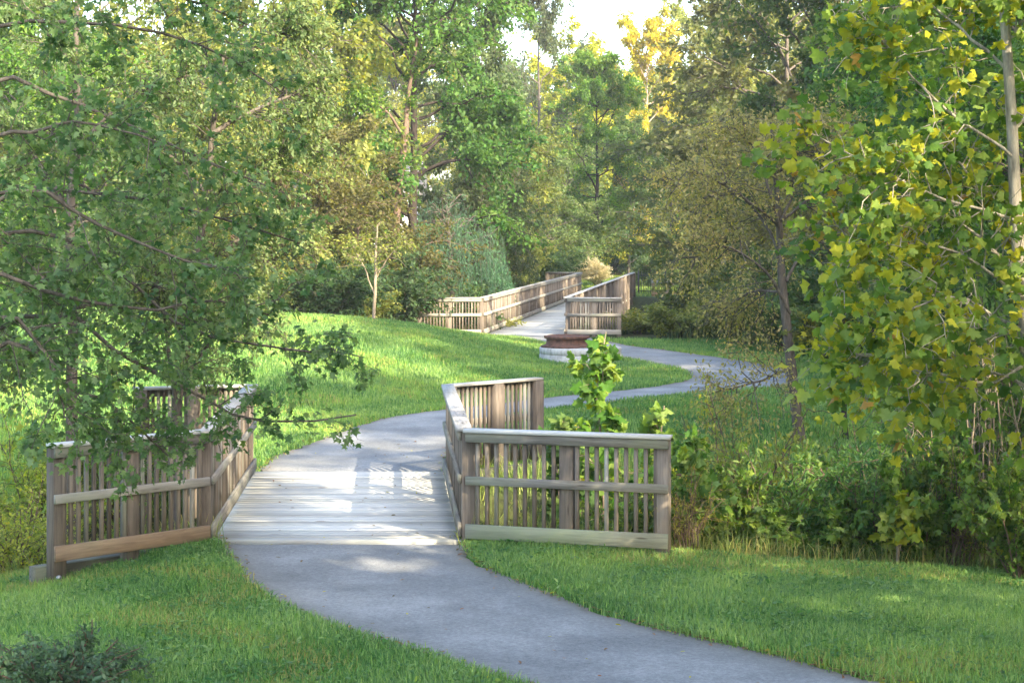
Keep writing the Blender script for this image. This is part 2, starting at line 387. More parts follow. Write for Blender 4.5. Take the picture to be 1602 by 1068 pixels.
# ------------------------------------------------------------------ wooden bridges
class Counter:
    def __init__(s, n): s.left = n
def railing(root, base, A, B, n_bays, per_bay, side, zb=0.0, post_a=True, post_b=True, cnt=None, foot=0.35, drop=0.0, rail_mat=None, low_mat=None, post_mat=None, sill=None, lab=None, ends=(0.0, 0.0)):
    """posts, balusters, three rails and a flat cap from A to B; side=+1 puts the rails on the left of A->B"""
    A = np.asarray(A, float); B = np.asarray(B, float); t = (B - A); L = np.linalg.norm(t); t /= L; nrm = np.array([-t[1], t[0]]) * side
    ang = math.atan2(t[1], t[0]); rm = rail_mat or M_RAIL; lm = low_mat or rm; pm = post_mat or M_POST
    dz = -drop
    e0 = A - t * ends[0]; e1 = B + t * ends[1]
    m = MB(); m.box(e0, e1, 0.038, zb + 1.02 + dz, zb + 1.113 + dz, off=side * 0.09)
    rail = ob('railing', m.mesh('railing', rm, base), root)
    if lab: rail['label'] = lab
    m = MB(); m.box(e0 - t * 0.02, e1 + t * 0.02, 0.165, zb + 1.115 + dz, zb + 1.15 + dz, off=side * 0.045); ob('cap_board', m.mesh('cap_board', M_CAP, base), rail)
    m = MB(); m.box(e0, e1, 0.038, zb + 0.59 + dz, zb + 0.675 + dz, off=side * 0.09); ob('middle_rail', m.mesh('middle_rail', rm, base), rail)
    m = MB(); m.box(e0, e1, 0.038, zb + 0.05 + dz, zb + 0.195 + dz, off=side * 0.0905); ob('bottom_rail', m.mesh('bottom_rail', lm, base), rail)
    posts = [A + t * (L * k / n_bays) for k in range(n_bays + 1)]
    for k, p in enumerate(posts):
        if (k == 0 and not post_a) or (k == n_bays and not post_b): continue
        q = p + t * (0.0 if 0 < k < n_bays else (0.07 if k == 0 else -0.07))
        gz = min(float(ground(q[0], q[1])), zb) - foot
        m = MB(); m.vpost(q, 0.14, 0.138, gz, zb + 1.113 + dz, ang); ob('post', m.mesh('post', pm, base), rail)
    rest = MB(); nr = 0
    for k in range(n_bays):
        p0, p1 = posts[k], posts[k + 1]
        for q in range(per_bay):
            p = p0 + (p1 - p0) * ((q + 1.15) / (per_bay + 1.45)) + nrm * 0.051
            if cnt is not None and cnt.left > 0:
                cnt.left -= 1
                m = MB(); m.vpost(p, 0.04, 0.038, zb + 0.06 + dz, zb + 1.112 + dz, ang + rng.normal(0, .03)); ob('baluster', m.mesh('baluster', pm if rng.random() < .75 else rm, base), rail)
            else:
                rest.vpost(p, 0.04, 0.038, zb + 0.06 + dz, zb + 1.112 + dz, ang); nr += 1
    if nr: tag(ob('balusters', rest.mesh('balusters', pm, base), rail), kind='stuff')
    if sill is not None:
        m = MB(); gs = min(zb, float(ground(*B))); m.box(A + t * 0.3, B + t * 0.07, 0.14, gs - 0.16, gs + sill, off=-side * 0.19); ob('sill_beam', m.mesh('sill_beam', M_SILL, base), rail)
    return rail

def planks(P, n, th, base, seed):
    """deck boards laid across P = near-left, near-right, far-right, far-left"""
    r_ = np.random.default_rng(seed); m = MB()
    for k in range(n):
        u0 = k / n; u1 = (k + 1) / n; um = (u0 + u1) / 2
        a = P[0] + (P[3] - P[0]) * um; b = P[1] + (P[2] - P[1]) * um
        wd = np.linalg.norm((P[3] - P[0])) / n - 0.008
        ex = r_.normal(0, 0.008, 2); t = (b - a) / np.linalg.norm(b - a)
        m.box(a - t * (0.03 + ex[0]), b + t * (0.03 + ex[1]), wd, -th + r_.normal(0, .0015), 0.022 + r_.normal(0, .003), r=r_.random())
    return m

# near bridge
base1 = (-1.9, 20.6, 0.0)
br1 = thing('wooden_footbridge', 'near wooden footbridge with bleached plank deck and splayed railings over the brushy ditch', 'footbridge', base1)
ob('deck', planks(DECK1, 35, 0.04, base1, 1).mesh('deck', M_DECK, base1), br1)
m = MB()
for u in (0.03, 0.36, 0.68, 0.97):
    a = DECK1[0] * (1 - u) + DECK1[1] * u; b = DECK1[3] * (1 - u) + DECK1[2] * u
    m.box(a + (0, .05), b - (0, .05), 0.09, -0.32, -0.048)
ob('deck_beams', m.mesh('deck_beams', M_POST, base1), br1)
m = MB(); m.box(DECK1[0] + (-.1, .04), DECK1[1] + (.1, .04), .12, -.9, -.046); ob('abutment_timber', m.mesh('abutment_timber', M_POST, base1), br1)
m = MB(); m.box(DECK1[3] + (-.1, -.04), DECK1[2] + (.1, -.04), .12, -.9, -.046); ob('abutment_timber', m.mesh('abutment_timber', M_POST, base1), br1)
c1 = Counter(100)
cNL, cNR, cFR, cFL = np.array((-3.10, 18.02)), np.array((-0.44, 18.1)), np.array((-0.79, 23.2)), np.array((-3.42, 23.2))
eNR = PD(1048, 683, 17.5)[:2]; eNL = PD(78, 694, 16.8)[:2]; eFR = PD(846, 591, 24.3)[:2]; eFL = PD(212, 606, 22.75)[:2]
railing(br1, base1, cNL, eNL, 2, 9, +1, cnt=c1, post_a=False, low_mat=M_WARM, sill=.17, lab='railing wing with a warm brown bottom board, left of the near deck end')
railing(br1, base1, cNR, eNR, 2, 9, -1, cnt=c1, post_a=False, sill=.04, low_mat=M_MOSSY, lab='railing wing with a greenish bottom board, right of the near deck end')
railing(br1, base1, cFR, eFR, 2, 9, +1, cnt=c1, post_a=False, sill=.05)
railing(br1, base1, cFL, eFL, 2, 9, -1, cnt=c1, post_a=False)
railing(br1, base1, cNL, cFL, 2, 18, -1, cnt=c1, foot=0.6, drop=-0.004)
railing(br1, base1, cNR, cFR, 2, 18, +1, cnt=c1, foot=0.6, drop=-0.004)
V, Fq = lathe([(0.0, 0.0), (0.028, 0.0), (0.026, 0.012), (0.014, 0.022), (0.0, 0.024)], 12)
bo = ob('bolt', mk_mesh('bolt', V, [Fq], None, M_BOLT, True), br1, (eNL[0] + .10 - base1[0], eNL[1] - .065 - base1[1], -0.10)); bo.rotation_euler = (math.radians(90), 0, math.radians(20))

# far bridge
base2 = (2.4, 69, 0.0)
br2 = thing('wooden_footbridge', 'long wooden footbridge in the distance, pale deck between tall closed railings', 'footbridge', base2)
ob('deck', planks(DECK2, 216, 0.04, base2, 2).mesh('deck', M_DECK, base2), br2)
m = MB()
for u in (0.02, 0.5, 0.98):
    a = DECK2[0] * (1 - u) + DECK2[1] * u; b = DECK2[3] * (1 - u) + DECK2[2] * u
    m.box(a, b, 0.14, -0.45, -0.048)
ob('deck_beams', m.mesh('deck_beams', M_POST, base2), br2)
for k in range(4):
    for e, f in ((D2a, D2d), (D2b, D2c)):
        p = e + (f - e) * (0.12 + 0.25 * k); m = MB(); m.vpost(p, .25, .25, -2.8, -0.05); ob('pile', m.mesh('pile', M_POST, base2), br2)
c2 = Counter(100)
q = lambda p, dx: np.array([p[0] + dx, p[1]])
railing(br2, base2, q(D2a, -.08), PD(653, 461, 53.2)[:2], 2, 9, +1, cnt=c2, post_a=False, rail_mat=M_RAIL)
railing(br2, base2, q(D2b, .08), PD(972, 461, 53.2)[:2], 2, 9, -1, cnt=c2, post_a=False, rail_mat=M_RAIL, foot=.6)
railing(br2, base2, q(D2a, -.08), q(D2d, -.08), 14, 16, -1, cnt=c2, foot=.5, drop=-.004)
railing(br2, base2, q(D2b, .08), q(D2c, .08), 14, 16, +1, cnt=c2, foot=.5, drop=-.004)
railing(br2, base2, q(D2d, -.08), D2d + (-1.7, .5), 2, 9, -1, post_a=False)

# concrete manhole riser and its rusty frame
rz0 = 0.0
V, Fq = lathe([(0.0, -0.3), (0.98, -0.3), (0.985, 0.17), (0.975, 0.185), (0.965, 0.19), (0.98, 0.2), (0.985, 0.33), (0.965, 0.35), (0.62, 0.355), (0.3, 0.35), (0.0, 0.35)], 64, 0.0025)
mr = ob('concrete_ring', mk_mesh('concrete_ring', V, [Fq], None, M_CONC, False), None, (RING_C[0], RING_C[1], rz0))
tag(mr, 'round pale concrete manhole riser at the end of the grass mound', 'manhole riser')
V, Fq = lathe([(0.0, 0.003), (0.62, 0.003), (0.625, 0.03), (0.56, 0.045), (0.50, 0.075), (0.485, 0.15), (0.49, 0.20), (0.545, 0.215), (0.55, 0.265), (0.53, 0.275), (0.44, 0.275), (0.43, 0.25), (0.40, 0.245), (0.0, 0.25)], 56, 0.002)
mf = ob('manhole_frame', mk_mesh('manhole_frame', V, [Fq], None, M_RUST, False), None, (RING_C[0] - 0.33, RING_C[1] - .1, rz0 + 0.355))
tag(mf, 'rusty iron manhole frame with a flared rim sitting on the concrete ring', 'manhole frame')

# black picket fence and timber rail past the far end of the long bridge
fb = PD(1000, 466, 88.0); fb[2] = 0
fen = thing('picket_fence', 'short black metal picket fence past the far end of the long bridge', 'fence', (fb[0], 88.0, 0))
m = MB()
for k in range(24): m.vpost((0.11 * k, 0), .022, .022, 0.04, 1.1)
m.box((0, 0), (2.6, 0), .03, 0.9, 0.94); m.box((0, 0), (2.6, 0), .03, 0.14, 0.18)
ob('picket_panel', m.mesh('picket_panel', M_BLACK), fen)
for x in (-.04, 1.3, 2.64):
    m = MB(); m.vpost((x, 0.03), .06, .06, -.2, 1.2); ob('post', m.mesh('post', M_BLACK), fen)
tb = PD(1022, 468, 85.5)
fen = thing('timber_rail', 'low weathered timber barrier with leaning rail beside the distant path', 'barrier', (tb[0], 85.5, 0), math.radians(8))
for k, x in enumerate((0, .75, 1.5)):
    m = MB(); m.vpost((x, 0), .15, .15, -.3, 0.85 - .12 * k, .1 * k); ob('post', m.mesh('post', M_WARM), fen)
m = MB(); m.box((-.1, -.09), (1.65, -.09), .045, .62, .76); ob('rail', m.mesh('rail', M_CAP), fen)
m = MB(); m.box((-.1, -.09), (1.65, -.09), .045, .08, .2); ob('rail', m.mesh('rail', M_WARM), fen)

# house glimpsed through the trees
hx = (560 - 801) * 125 / F
hs = thing('house', 'pale two storey house glimpsed through leaves behind the dark trunked tree', 'house', (hx, 125, 0))
m = MB(); m.box((-4, 4), (4, 4), 8, 0, 5.6, r=.5); ob('wall', m.mesh('wall', M_SIDING), hs)
Vr = np.array([(-4.5, -.5, 5.62), (4.5, -.5, 5.62), (4.5, 8.5, 5.62), (-4.5, 8.5, 5.62), (-4.5, 4, 8.2), (4.5, 4, 8.2)])
ob('roof', mk_mesh('roof', Vr, [np.array([(0, 1, 5, 4), (2, 3, 4, 5), (3, 2, 1, 0)]), np.array([(0, 4, 3), (1, 2, 5)])], None, M_ROOF), hs)
for x in (-2.5, 0, 2.5):
    for z in (1, 3.7):
        m = MB(); m.box((x - .5, -.02), (x + .5, -.02), .06, z, z + 1.3); wn = ob('window', m.mesh('window', M_SIDING), hs)
        m = MB(); m.box((x - .42, -.055), (x + .42, -.055), .03, z + .08, z + 1.22); ob('pane', m.mesh('pane', M_GLASS), wn)

# ------------------------------------------------------------------ vegetation toolkit
def unit(v): return v / np.maximum(np.linalg.norm(v, axis=-1, keepdims=True), 1e-9)
def tubes(P, R, k):
    """P [m,n,3] polylines, R [m,n] radii -> tube mesh"""
    m, n = P.shape[:2]
    T = unit(np.gradient(P, axis=1)); tm = unit(T.mean(1, keepdims=True))
    ref = np.where(np.abs(tm[..., 2:3]) > .8, np.array([1., 0, 0]), np.array([0, 0, 1.]))
    S = unit(np.cross(T, ref)); U = np.cross(S, T)
    a = np.linspace(0, 2 * np.pi, k, endpoint=False)
    V = P[:, :, None] + R[:, :, None, None] * (S[:, :, None] * np.cos(a)[:, None] + U[:, :, None] * np.sin(a)[:, None])
    mi, ni, ki = np.meshgrid(np.arange(m), np.arange(n - 1), np.arange(k), indexing='ij')
    b = mi * n * k; k2 = (ki + 1) % k
    Fq = np.stack([b + ni * k + ki, b + ni * k + k2, b + (ni + 1) * k + k2, b + (ni + 1) * k + ki], -1).reshape(-1, 4)
    return V.reshape(-1, 3), Fq
def joinm(parts):
    Vs, Fs, n = [], [], 0
    for V, Fq in parts: Vs.append(V); Fs.append(Fq + n); n += len(V)
    return np.concatenate(Vs), np.concatenate(Fs)
def resample(P, n): return catmull(P, n)
def offshoots(P, per, L, r_, t0=0.3, t1=1.0, spread=0.9, up=0.1, droop=0.25, n=5, taper=0.5):
    """side shoots growing off polylines P [m,k,3]; L length per parent [m] or number"""
    m, k = P.shape[:2]
    t = r_.uniform(t0, t1, (m, per)) * (k - 1 - 1e-4); i = t.astype(int); u = (t - i)[..., None]
    idx = np.arange(m)[:, None]
    p0 = P[idx, i] * (1 - u) + P[idx, i + 1] * u
    T = unit(P[idx, i + 1] - P[idx, i])
    rnd = r_.normal(0, 1, (m, per, 3)); side = unit(rnd - (rnd * T).sum(-1, keepdims=True) * T)
    d = unit(T * (1.0 - 0.35 * spread) + side * spread + np.array([0, 0, up]))
    Ls = (np.broadcast_to(np.asarray(L, float).reshape(-1, 1), (m, 1)) * r_.uniform(.55, 1.2, (m, per)) * (1 - taper * (t / (k - 1) - t0) / max(t1 - t0, 1e-3)))[..., None, None]
    s = np.linspace(0, 1, n)[None, None, :, None]
    wob = np.cumsum(r_.normal(0, .06, (m, per, n, 3)), 2) * Ls
    Q = p0[:, :, None] + d[:, :, None] * Ls * s + np.array([0, 0, -1.]) * droop * Ls * s**2 + wob * (s > 0)
    return Q.reshape(m * per, n, 3)

def fan(per, curl=.5):
    per = np.array(per, float); c = np.array([[0.42, 0.0]]); P = np.concatenate([c, per]); n = len(per)
    z = -.7 * curl * (np.abs(P[:, 1]))**1.3 - .5 * curl * (P[:, 0] - .3)**2 + .1 * curl * np.sin(np.arange(len(P)) * 2.1)
    T = np.concatenate([P, z[:, None]], 1); Fx = np.array([(0, 1 + i, 1 + (i + 1) % n) for i in range(n)]); return T, Fx
def mirror(h): return h + [(x, -y) for x, y in h[::-1] if y > 1e-6]
T_MAPLE = fan(mirror([(0.02, 0.0), (0.04, .40), (0.31, .23), (.60, .52), (.63, .17), (1.0, 0.0)]))
T_SYC = fan(mirror([(0.08, 0.0), (-0.06, .2), (.04, .36), (.16, .64), (.36, .42), (.5, .46), (.72, .58), (.70, .3), (.86, .18), (1.03, 0.0)]), 1.0)
T_RH = (np.array([(0, 0, 0), (.42, .28, .04), (1, 0, -.08), (.42, -.28, .04)], float), np.array([(0, 1, 2, 3)]))
T_OV = (np.array([(0, 0, 0), (.3, .22, .03), (.7, .2, .0), (1, 0, -.1), (.7, -.2, 0), (.3, -.22, .03)], float), np.array([(0, 1, 2, 3), (0, 3, 4, 5)]))
T_LONG = (np.array([(0, 0, 0), (.4, .1, .03), (1, 0, -.15), (.4, -.1, .03)], float), np.array([(0, 1, 2, 3)]))
def leaves(P, ax, nr, size, tpl, var, var2):
    """leaf template laid at P, pointing along ax, facing nr"""
    T, Fx = tpl; N = len(P); k = len(T)
    a = unit(ax); b = unit(np.cross(nr, a)); c = np.cross(a, b)
    V = P[:, None] + size[:, None, None] * (T[None, :, 0:1] * a[:, None] + T[None, :, 1:2] * b[:, None] + T[None, :, 2:3] * c[:, None])
    Fq = (Fx[None] + (np.arange(N) * k)[:, None, None]).reshape(-1, Fx.shape[1])
    q = len(Fx)
    return V.reshape(-1, 3), Fq, np.repeat(var, q), np.repeat(var2, q)
def foliage(Q, per, size, r_, tpl, sigma=0.0, down=0.35, out=0.5, upn=1.0, s0=0.15, clump=0.45, cvar=None, nj=.55):
    """leaves along twigs Q [m,n,3]"""
    m, n = Q.shape[:2]
    s = r_.uniform(s0, 1.0, (m, per)) * (n - 1 - 1e-4); i = s.astype(int); u = (s - i)[..., None]; idx = np.arange(m)[:, None]
    p = Q[idx, i] * (1 - u) + Q[idx, i + 1] * u
    tw = unit(Q[:, -1] - Q[:, 0])[:, None]
    p = p + r_.normal(0, 1, p.shape) * sigma
    ax = tw * out + r_.normal(0, .55, p.shape) + np.array([0, 0, -down])
    nr = np.array([0, 0, upn]) + r_.normal(0, nj, p.shape)
    cv = r_.random((m, 1)) if cvar is None else cvar
    var = np.clip(clump * cv + (1 - clump) * r_.random((m, per)), 0, 1)
    cv2 = r_.random((m, 1)); var2 = np.clip(.35 * cv2 + .65 * r_.random((m, per)), 0, 1)
    sz = size * r_.uniform(.6, 1.25, (m, per))
    return leaves(p.reshape(-1, 3), ax.reshape(-1, 3), nr.reshape(-1, 3), sz.ravel(), tpl, var.ravel(), var2.ravel())
def crown_mesh(name, fols, mat=None):
    V, Fs, a, b, n = [], [], [], [], 0
    for v, f, x, y in fols: V.append(v); Fs.append(f + n); a.append(x); b.append(y); n += len(v)
    ks = sorted(set(f.shape[1] for f in Fs))
    grp = [np.concatenate([f for f in Fs if f.shape[1] == k]) for k in ks]
    var = np.concatenate([np.concatenate([x for x, f in zip(a, Fs) if f.shape[1] == k]) for k in ks])
    var2 = np.concatenate([np.concatenate([x for x, f in zip(b, Fs) if f.shape[1] == k]) for k in ks])
    return mk_mesh(name, np.concatenate(V), grp, {'var': ('FACE', 'FLOAT', var), 'var2': ('FACE', 'FLOAT', var2)}, mat or M_LEAF)

def auto_tree(seed, H, r, cb, nl, ns, per, lsize, tr, tpl=T_RH, lean=0.03, droop=0.25, sigma=0.12, prof=0.6, up=0.0, sub=0.34, bare_top=0.0):
    r_ = np.random.default_rng(seed)
    n = 14; s = np.linspace(0, 1, n)
    wob = np.cumsum(r_.normal(0, .012 * H / 8, (n, 2)), 0); dirn = r_.normal(0, 1, 2); dirn /= np.linalg.norm(dirn)
    tr_p = np.stack([wob[:, 0] + dirn[0] * lean * H * s, wob[:, 1] + dirn[1] * lean * H * s, H * s * .97 - .3], -1); tr_p[0, :2] = 0
    tr_r = tr * (1 - .95 * s**.85) + tr * .5 * np.exp(-s * 25)
    u = np.sort(r_.uniform(0, 1, nl)); hz = cb + (.97 - cb) * u
    Lr = r * np.sin(np.pi * (.16 + .8 * u))**prof * r_.uniform(.6, 1.15, nl)
    az = np.arange(nl) * 2.4 + r_.normal(0, .5, nl); el = np.radians(8 + 48 * u + r_.normal(0, 12, nl))
    st = np.stack([np.interp(hz, s, tr_p[:, k]) for k in range(3)], -1)
    k = 8; t = np.linspace(0, 1, k)[None, :, None]
    dr = np.stack([np.cos(az) * np.cos(el), np.sin(az) * np.cos(el), np.sin(el)], -1)[:, None]
    Lm = Lr[:, None, None] / np.maximum(np.cos(el), .45)[:, None, None] * .95
    limbs = st[:, None] + dr * Lm * t + np.array([0, 0, 1.]) * Lm * (.18 * t - droop * t**2) + np.cumsum(r_.normal(0, .03, (nl, k, 3)), 1) * Lm * (t > 0)
    lr = (tr * .38 * (1 - .75 * hz))[:, None] * (1 - .85 * t[..., 0]) + .006
    subs = offshoots(limbs, ns, Lr * sub * 1.1 + .25, r_, .22, 1.0, .85, .12, .25, 5, .35)
    tips = np.concatenate([limbs[:, -5:], ], 0)
    cv = np.repeat(r_.random((nl, 1)) * .6 + r_.random((nl, 1)) * .4, ns, 0); cv = np.clip(cv * .5 + .5 * r_.random(cv.shape), 0, 1)
    fo = [foliage(subs, per, lsize, r_, tpl, sigma, .3, .35, .8, .1, .5, cv), foliage(tips, per, lsize, r_, tpl, sigma, .3, .3, .8)]
    parts = [tubes(tr_p[None], tr_r[None], 9), tubes(limbs, lr, 5), tubes(subs, np.linspace(.016, .004, 5)[None] * np.ones((len(subs), 1)) * (H / 12 + .3), 3)]
    V, Fq = joinm(parts)
    return mk_mesh('trunk', V, [Fq], None, M_BARK, True), crown_mesh('crown', fo)

def auto_shrub(seed, H, r, ns, nsub, per, lsize, tpl=T_OV, sigma=.05, up=.3, droop=.25, down=.3, twig=.006):
    r_ = np.random.default_rng(seed); k = 7; t = np.linspace(0, 1, k)[None, :, None]
    az = r_.uniform(0, 2 * np.pi, ns); out = r * np.sqrt(r_.uniform(.02, 1, ns)); h = H * r_.uniform(.55, 1.05, ns) * (1 - .25 * out / r)
    b = np.stack([np.cos(az), np.sin(az), 0 * az], -1) * (r * .18 * r_.random((ns, 1)))
    tip = np.stack([np.cos(az) * out, np.sin(az) * out, h], -1)
    st = b[:, None] * (1 - t) + (tip[:, None] * np.array([1, 1, 0])) * t**1.5 + np.array([0, 0, 1.]) * (h[:, None, None] * t**.85 - .1) + np.cumsum(r_.normal(0, .025, (ns, k, 3)), 1) * H * (t > 0)
    rr = (twig * 2.2) * (1 - .7 * t[..., 0]) * np.ones((ns, 1))
    subs = offshoots(st, nsub, H * .26, r_, .18, 1.0, .95, up, droop, 5, .3)
    fo = [foliage(subs, per, lsize, r_, tpl, sigma, down, .5, .9), foliage(st[:, -4:], per * 2, lsize, r_, tpl, sigma, down, .5, .9)]
    V, Fq = joinm([tubes(st, rr, 5), tubes(subs, np.linspace(twig * .8, twig * .25, 5)[None] * np.ones((len(subs), 1)), 3)])
    return mk_mesh('stems', V, [Fq], None, M_BARK, True), crown_mesh('foliage', fo)

BARK = {'grey': (0.13, 0.11, 0.09, 1), 'dark': (0.045, 0.036, 0.03, 1), 'pale': (0.5, 0.46, 0.38, 1), 'brown': (0.16, 0.11, 0.08, 1), 'tan': (0.3, 0.24, 0.17, 1), 'cream': (0.36, 0.32, 0.25, 1)}
def place(proto, name, label, cat, x, y, rz=0.0, s=(1, 1, 1), col=(.06, .1, .02), turned=0.0, bark='grey', group=None, parts=('trunk', 'crown'), z=None, tilt=(0, 0)):
    z = float(ground(x, y)) if z is None else z
    root = thing(name, label, cat, (x, y, z), rz, group)
    root.rotation_euler[0], root.rotation_euler[1] = tilt
    root.scale = s
    a = ob(parts[0], proto[0], root); a.color = BARK[bark]
    b = ob(parts[1], proto[1], root); b.color = (*col, turned)
    return root

# ------------------------------------------------------------------ woodland trees
BIG = [auto_tree(11, 17, 4.6, .12, 48, 12, 56, .25, .26), auto_tree(12, 18, 4.0, .16, 46, 12, 56, .25, .24, prof=.8), auto_tree(13, 16, 5.2, .10, 50, 12, 56, .25, .28, droop=.4),
       auto_tree(14, 19, 3.6, .34, 34, 10, 46, .23, .22, sub=.42, prof=1.0)]
MED = [auto_tree(21, 8, 3.2, .10, 40, 11, 52, .15, .11, droop=.35, sigma=.1), auto_tree(22, 9, 2.8, .12, 40, 11, 52, .15, .1, sigma=.1), auto_tree(23, 6, 3.1, .08, 40, 11, 54, .13, .09, droop=.45, sigma=.09)]
SHR = [auto_shrub(31, 2.6, 1.7, 32, 10, 26, .12), auto_shrub(32, 2.2, 1.5, 30, 10, 26, .11, T_RH), auto_shrub(33, 3.0, 1.5, 30, 10, 26, .13)]
MAPLE = auto_tree(16, 20, 4.4, .10, 66, 13, 88, .2, .24, droop=.3)

DG = (.06, .135, .025); MG = (.10, .20, .026); YG = (.27, .30, .022); OL = (.165, .20, .045); BR = (.26, .235, .085); GG = (.115, .175, .055); YY_ = (.36, .33, .025)
def px(x, d): return (x - 801.0) * d / F
T = [ # px x, distance, scale xy, scale z, prototype, colour, turned, bark, label
 (40, 64, 1.1, 1.1, BIG[0], MG, .05, 'grey', 'tall mid green tree at the far left edge behind the leaning boughs'),
 (255, 70, .95, 1.1, BIG[3], YG, .10, 'pale', 'tall tree with a bright pale trunk behind the left foliage'),
 (150, 58, .9, .9, BIG[2], OL, .10, 'grey', 'bushy olive green tree between the left edge and the pale trunk'),
 (395, 62, 1.0, 1.0, BIG[2], OL, .08, 'grey', 'greyish olive tree right of the pale trunk'),
 (505, 82, 1.1, 1.15, BIG[0], YG, .35, 'grey', 'tall yellow tinged tree left of the dark trunked maple'),
 (643, 66, 1.02, 1.05, MAPLE, (.065, .155, .027), .02, 'dark', 'tall dark trunked maple with fresh green layered foliage above the weeping vines'),
 (745, 78, .8, 1.0, BIG[1], (.09, .14, .055), .05, 'grey', 'grey green tree just right of the dark trunked maple'),
 (842, 108, .8, 1.05, BIG[3], (.09, .12, .06), .0, 'grey', 'thin topped tree reaching into the sky gap at top centre'),
 (885, 118, 1.05, .92, BIG[2], YG, .12, 'grey', 'rounded yellow green tree under the sky gap'),
 (935, 104, .78, .76, BIG[1], MG, .05, 'dark', 'small tree with a dark slanting trunk above the plume grass'),
 (1012, 122, .95, 1.02, BIG[0], YY_, .2, 'tan', 'tall bright yellow tree standing against the sky'),
 (1085, 128, 1.05, 1.08, BIG[2], OL, .15, 'grey', 'olive tree just right of the bright yellow tree'),
 (1165, 96, .95, 1.0, BIG[1], OL, .08, 'grey', 'tall olive tree at the right border of the sky gap'),
 (1225, 80, 1.25, 1.05, BIG[2], (.12, .135, .05), .12, 'grey', 'broad brownish green tree, upper right of centre above the thin trunk'),
 (1300, 66, .95, 1.05, BIG[0], (.055, .1, .025), .05, 'grey', 'dark green tree behind the sycamore, left of its crown'),
 (1400, 60, .95, 1.0, BIG[1], MG, .1, 'grey', 'mid green tree directly behind the sycamore crown'),
 (1510, 56, 1.0, .95, BIG[2], DG, .05, 'grey', 'deep green tree behind the sycamore near its trunk'),
 (1600, 48, .9, .9, BIG[0], DG, .05, 'grey', 'deep green tree at the far right edge behind the sycamore'),
]
for k, (x, d, s1, s2, pr, c, tu, bk, lab) in enumerate(T):
    place(pr, 'broadleaf_tree', lab, 'tree', px(x, d), d, k * 1.7, (s1, s1, s2), c, tu, bk)
# lighter trunk leaning beside the maple
def stick_tree(name, label, cat, limbs, radii, r_, subs_kw, fol_kw, base, col, turned, bark, extra=None, parts=('trunk', 'crown'), k=8, sub2=None, subr=.008, leafless=()):
    """a tree whose trunk and main limbs follow given polylines (world points)"""
    base = np.asarray(base, float)
    P = [resample(np.asarray(l, float) - base, 12) for l in limbs]; P = np.stack(P)
    w_ = np.cumsum(r_.normal(0, .012, P.shape), 1); w_[:, 0] = 0; P = P + w_
    R = np.stack([np.interp(np.linspace(0, 1, 12), np.linspace(0, 1, len(r)), r) for r in radii])
    G = P[[i for i in range(len(P)) if i not in leafless]]
    sub = offshoots(G, r_=r_, **subs_kw); tl = [tubes(P, R, k), tubes(sub, np.linspace(subr, subr * .35, sub.shape[1])[None] * np.ones((len(sub), 1)), 4)]
    if sub2:
        s2 = offshoots(sub, r_=r_, **sub2); tl.append(tubes(s2, np.linspace(subr * .5, subr * .2, s2.shape[1])[None] * np.ones((len(s2), 1)), 3))
    else: s2 = sub
    fo = [foliage(s2, r_=r_, **fol_kw)]
    if sub2: fo.append(foliage(sub, r_=r_, **fol_kw))
    young = name == 'sapling'
    ts = offshoots(G[:, -4:], 1 if young else 8, .1 if young else .34, r_, 0.0, 1.0, .85, .1, .15, 5, 0.0); tl.append(tubes(ts, np.linspace(subr * .5, subr * .2, 5)[None] * np.ones((len(ts), 1)), 3)); kw = dict(fol_kw); kw['per'] = int(kw['per'] * 1.2); fo.append(foliage(ts, r_=r_, **kw))
    kw = dict(fol_kw); kw['per'] = kw['per'] * (1 if young else 4); kw['sigma'] = kw['sigma'] * 1.6; fo.append(foliage(G[:, -5:], r_=r_, **kw))
    V, Fq = joinm(tl)
    root = thing(name, label, cat, tuple(base))
    a = ob(parts[0], mk_mesh(parts[0], V, [Fq], None, M_BARK, True), root); a.color = BARK[bark]
    b = ob(parts[1], crown_mesh(parts[1], fo), root); b.color = (*col, turned)
    return root
R_ = lambda s: np.random.default_rng(s)
stick_tree('broadleaf_tree', 'slim tree with a light trunk leaning right against the dark trunked maple', 'tree',
    [[PD(612, 505, 64), PD(617, 400, 64), PD(624, 300, 64), PD(634, 220, 64.5), PD(640, 150, 65), PD(655, 60, 65)], [PD(634, 220, 64.5), PD(610, 180, 64), PD(585, 160, 64), PD(560, 150, 63.5)], [PD(624, 300, 64), PD(600, 280, 64), PD(570, 285, 63), PD(550, 300, 63)]],
    [(.16, .14, .11, .05), (.06, .02), (.06, .02)], R_(51), dict(per=36, L=1.1, t0=.35), dict(per=26, size=.17, tpl=T_RH, sigma=.1), (px(612, 64), 64, 0), (.10, .19, .025), .1, 'brown')

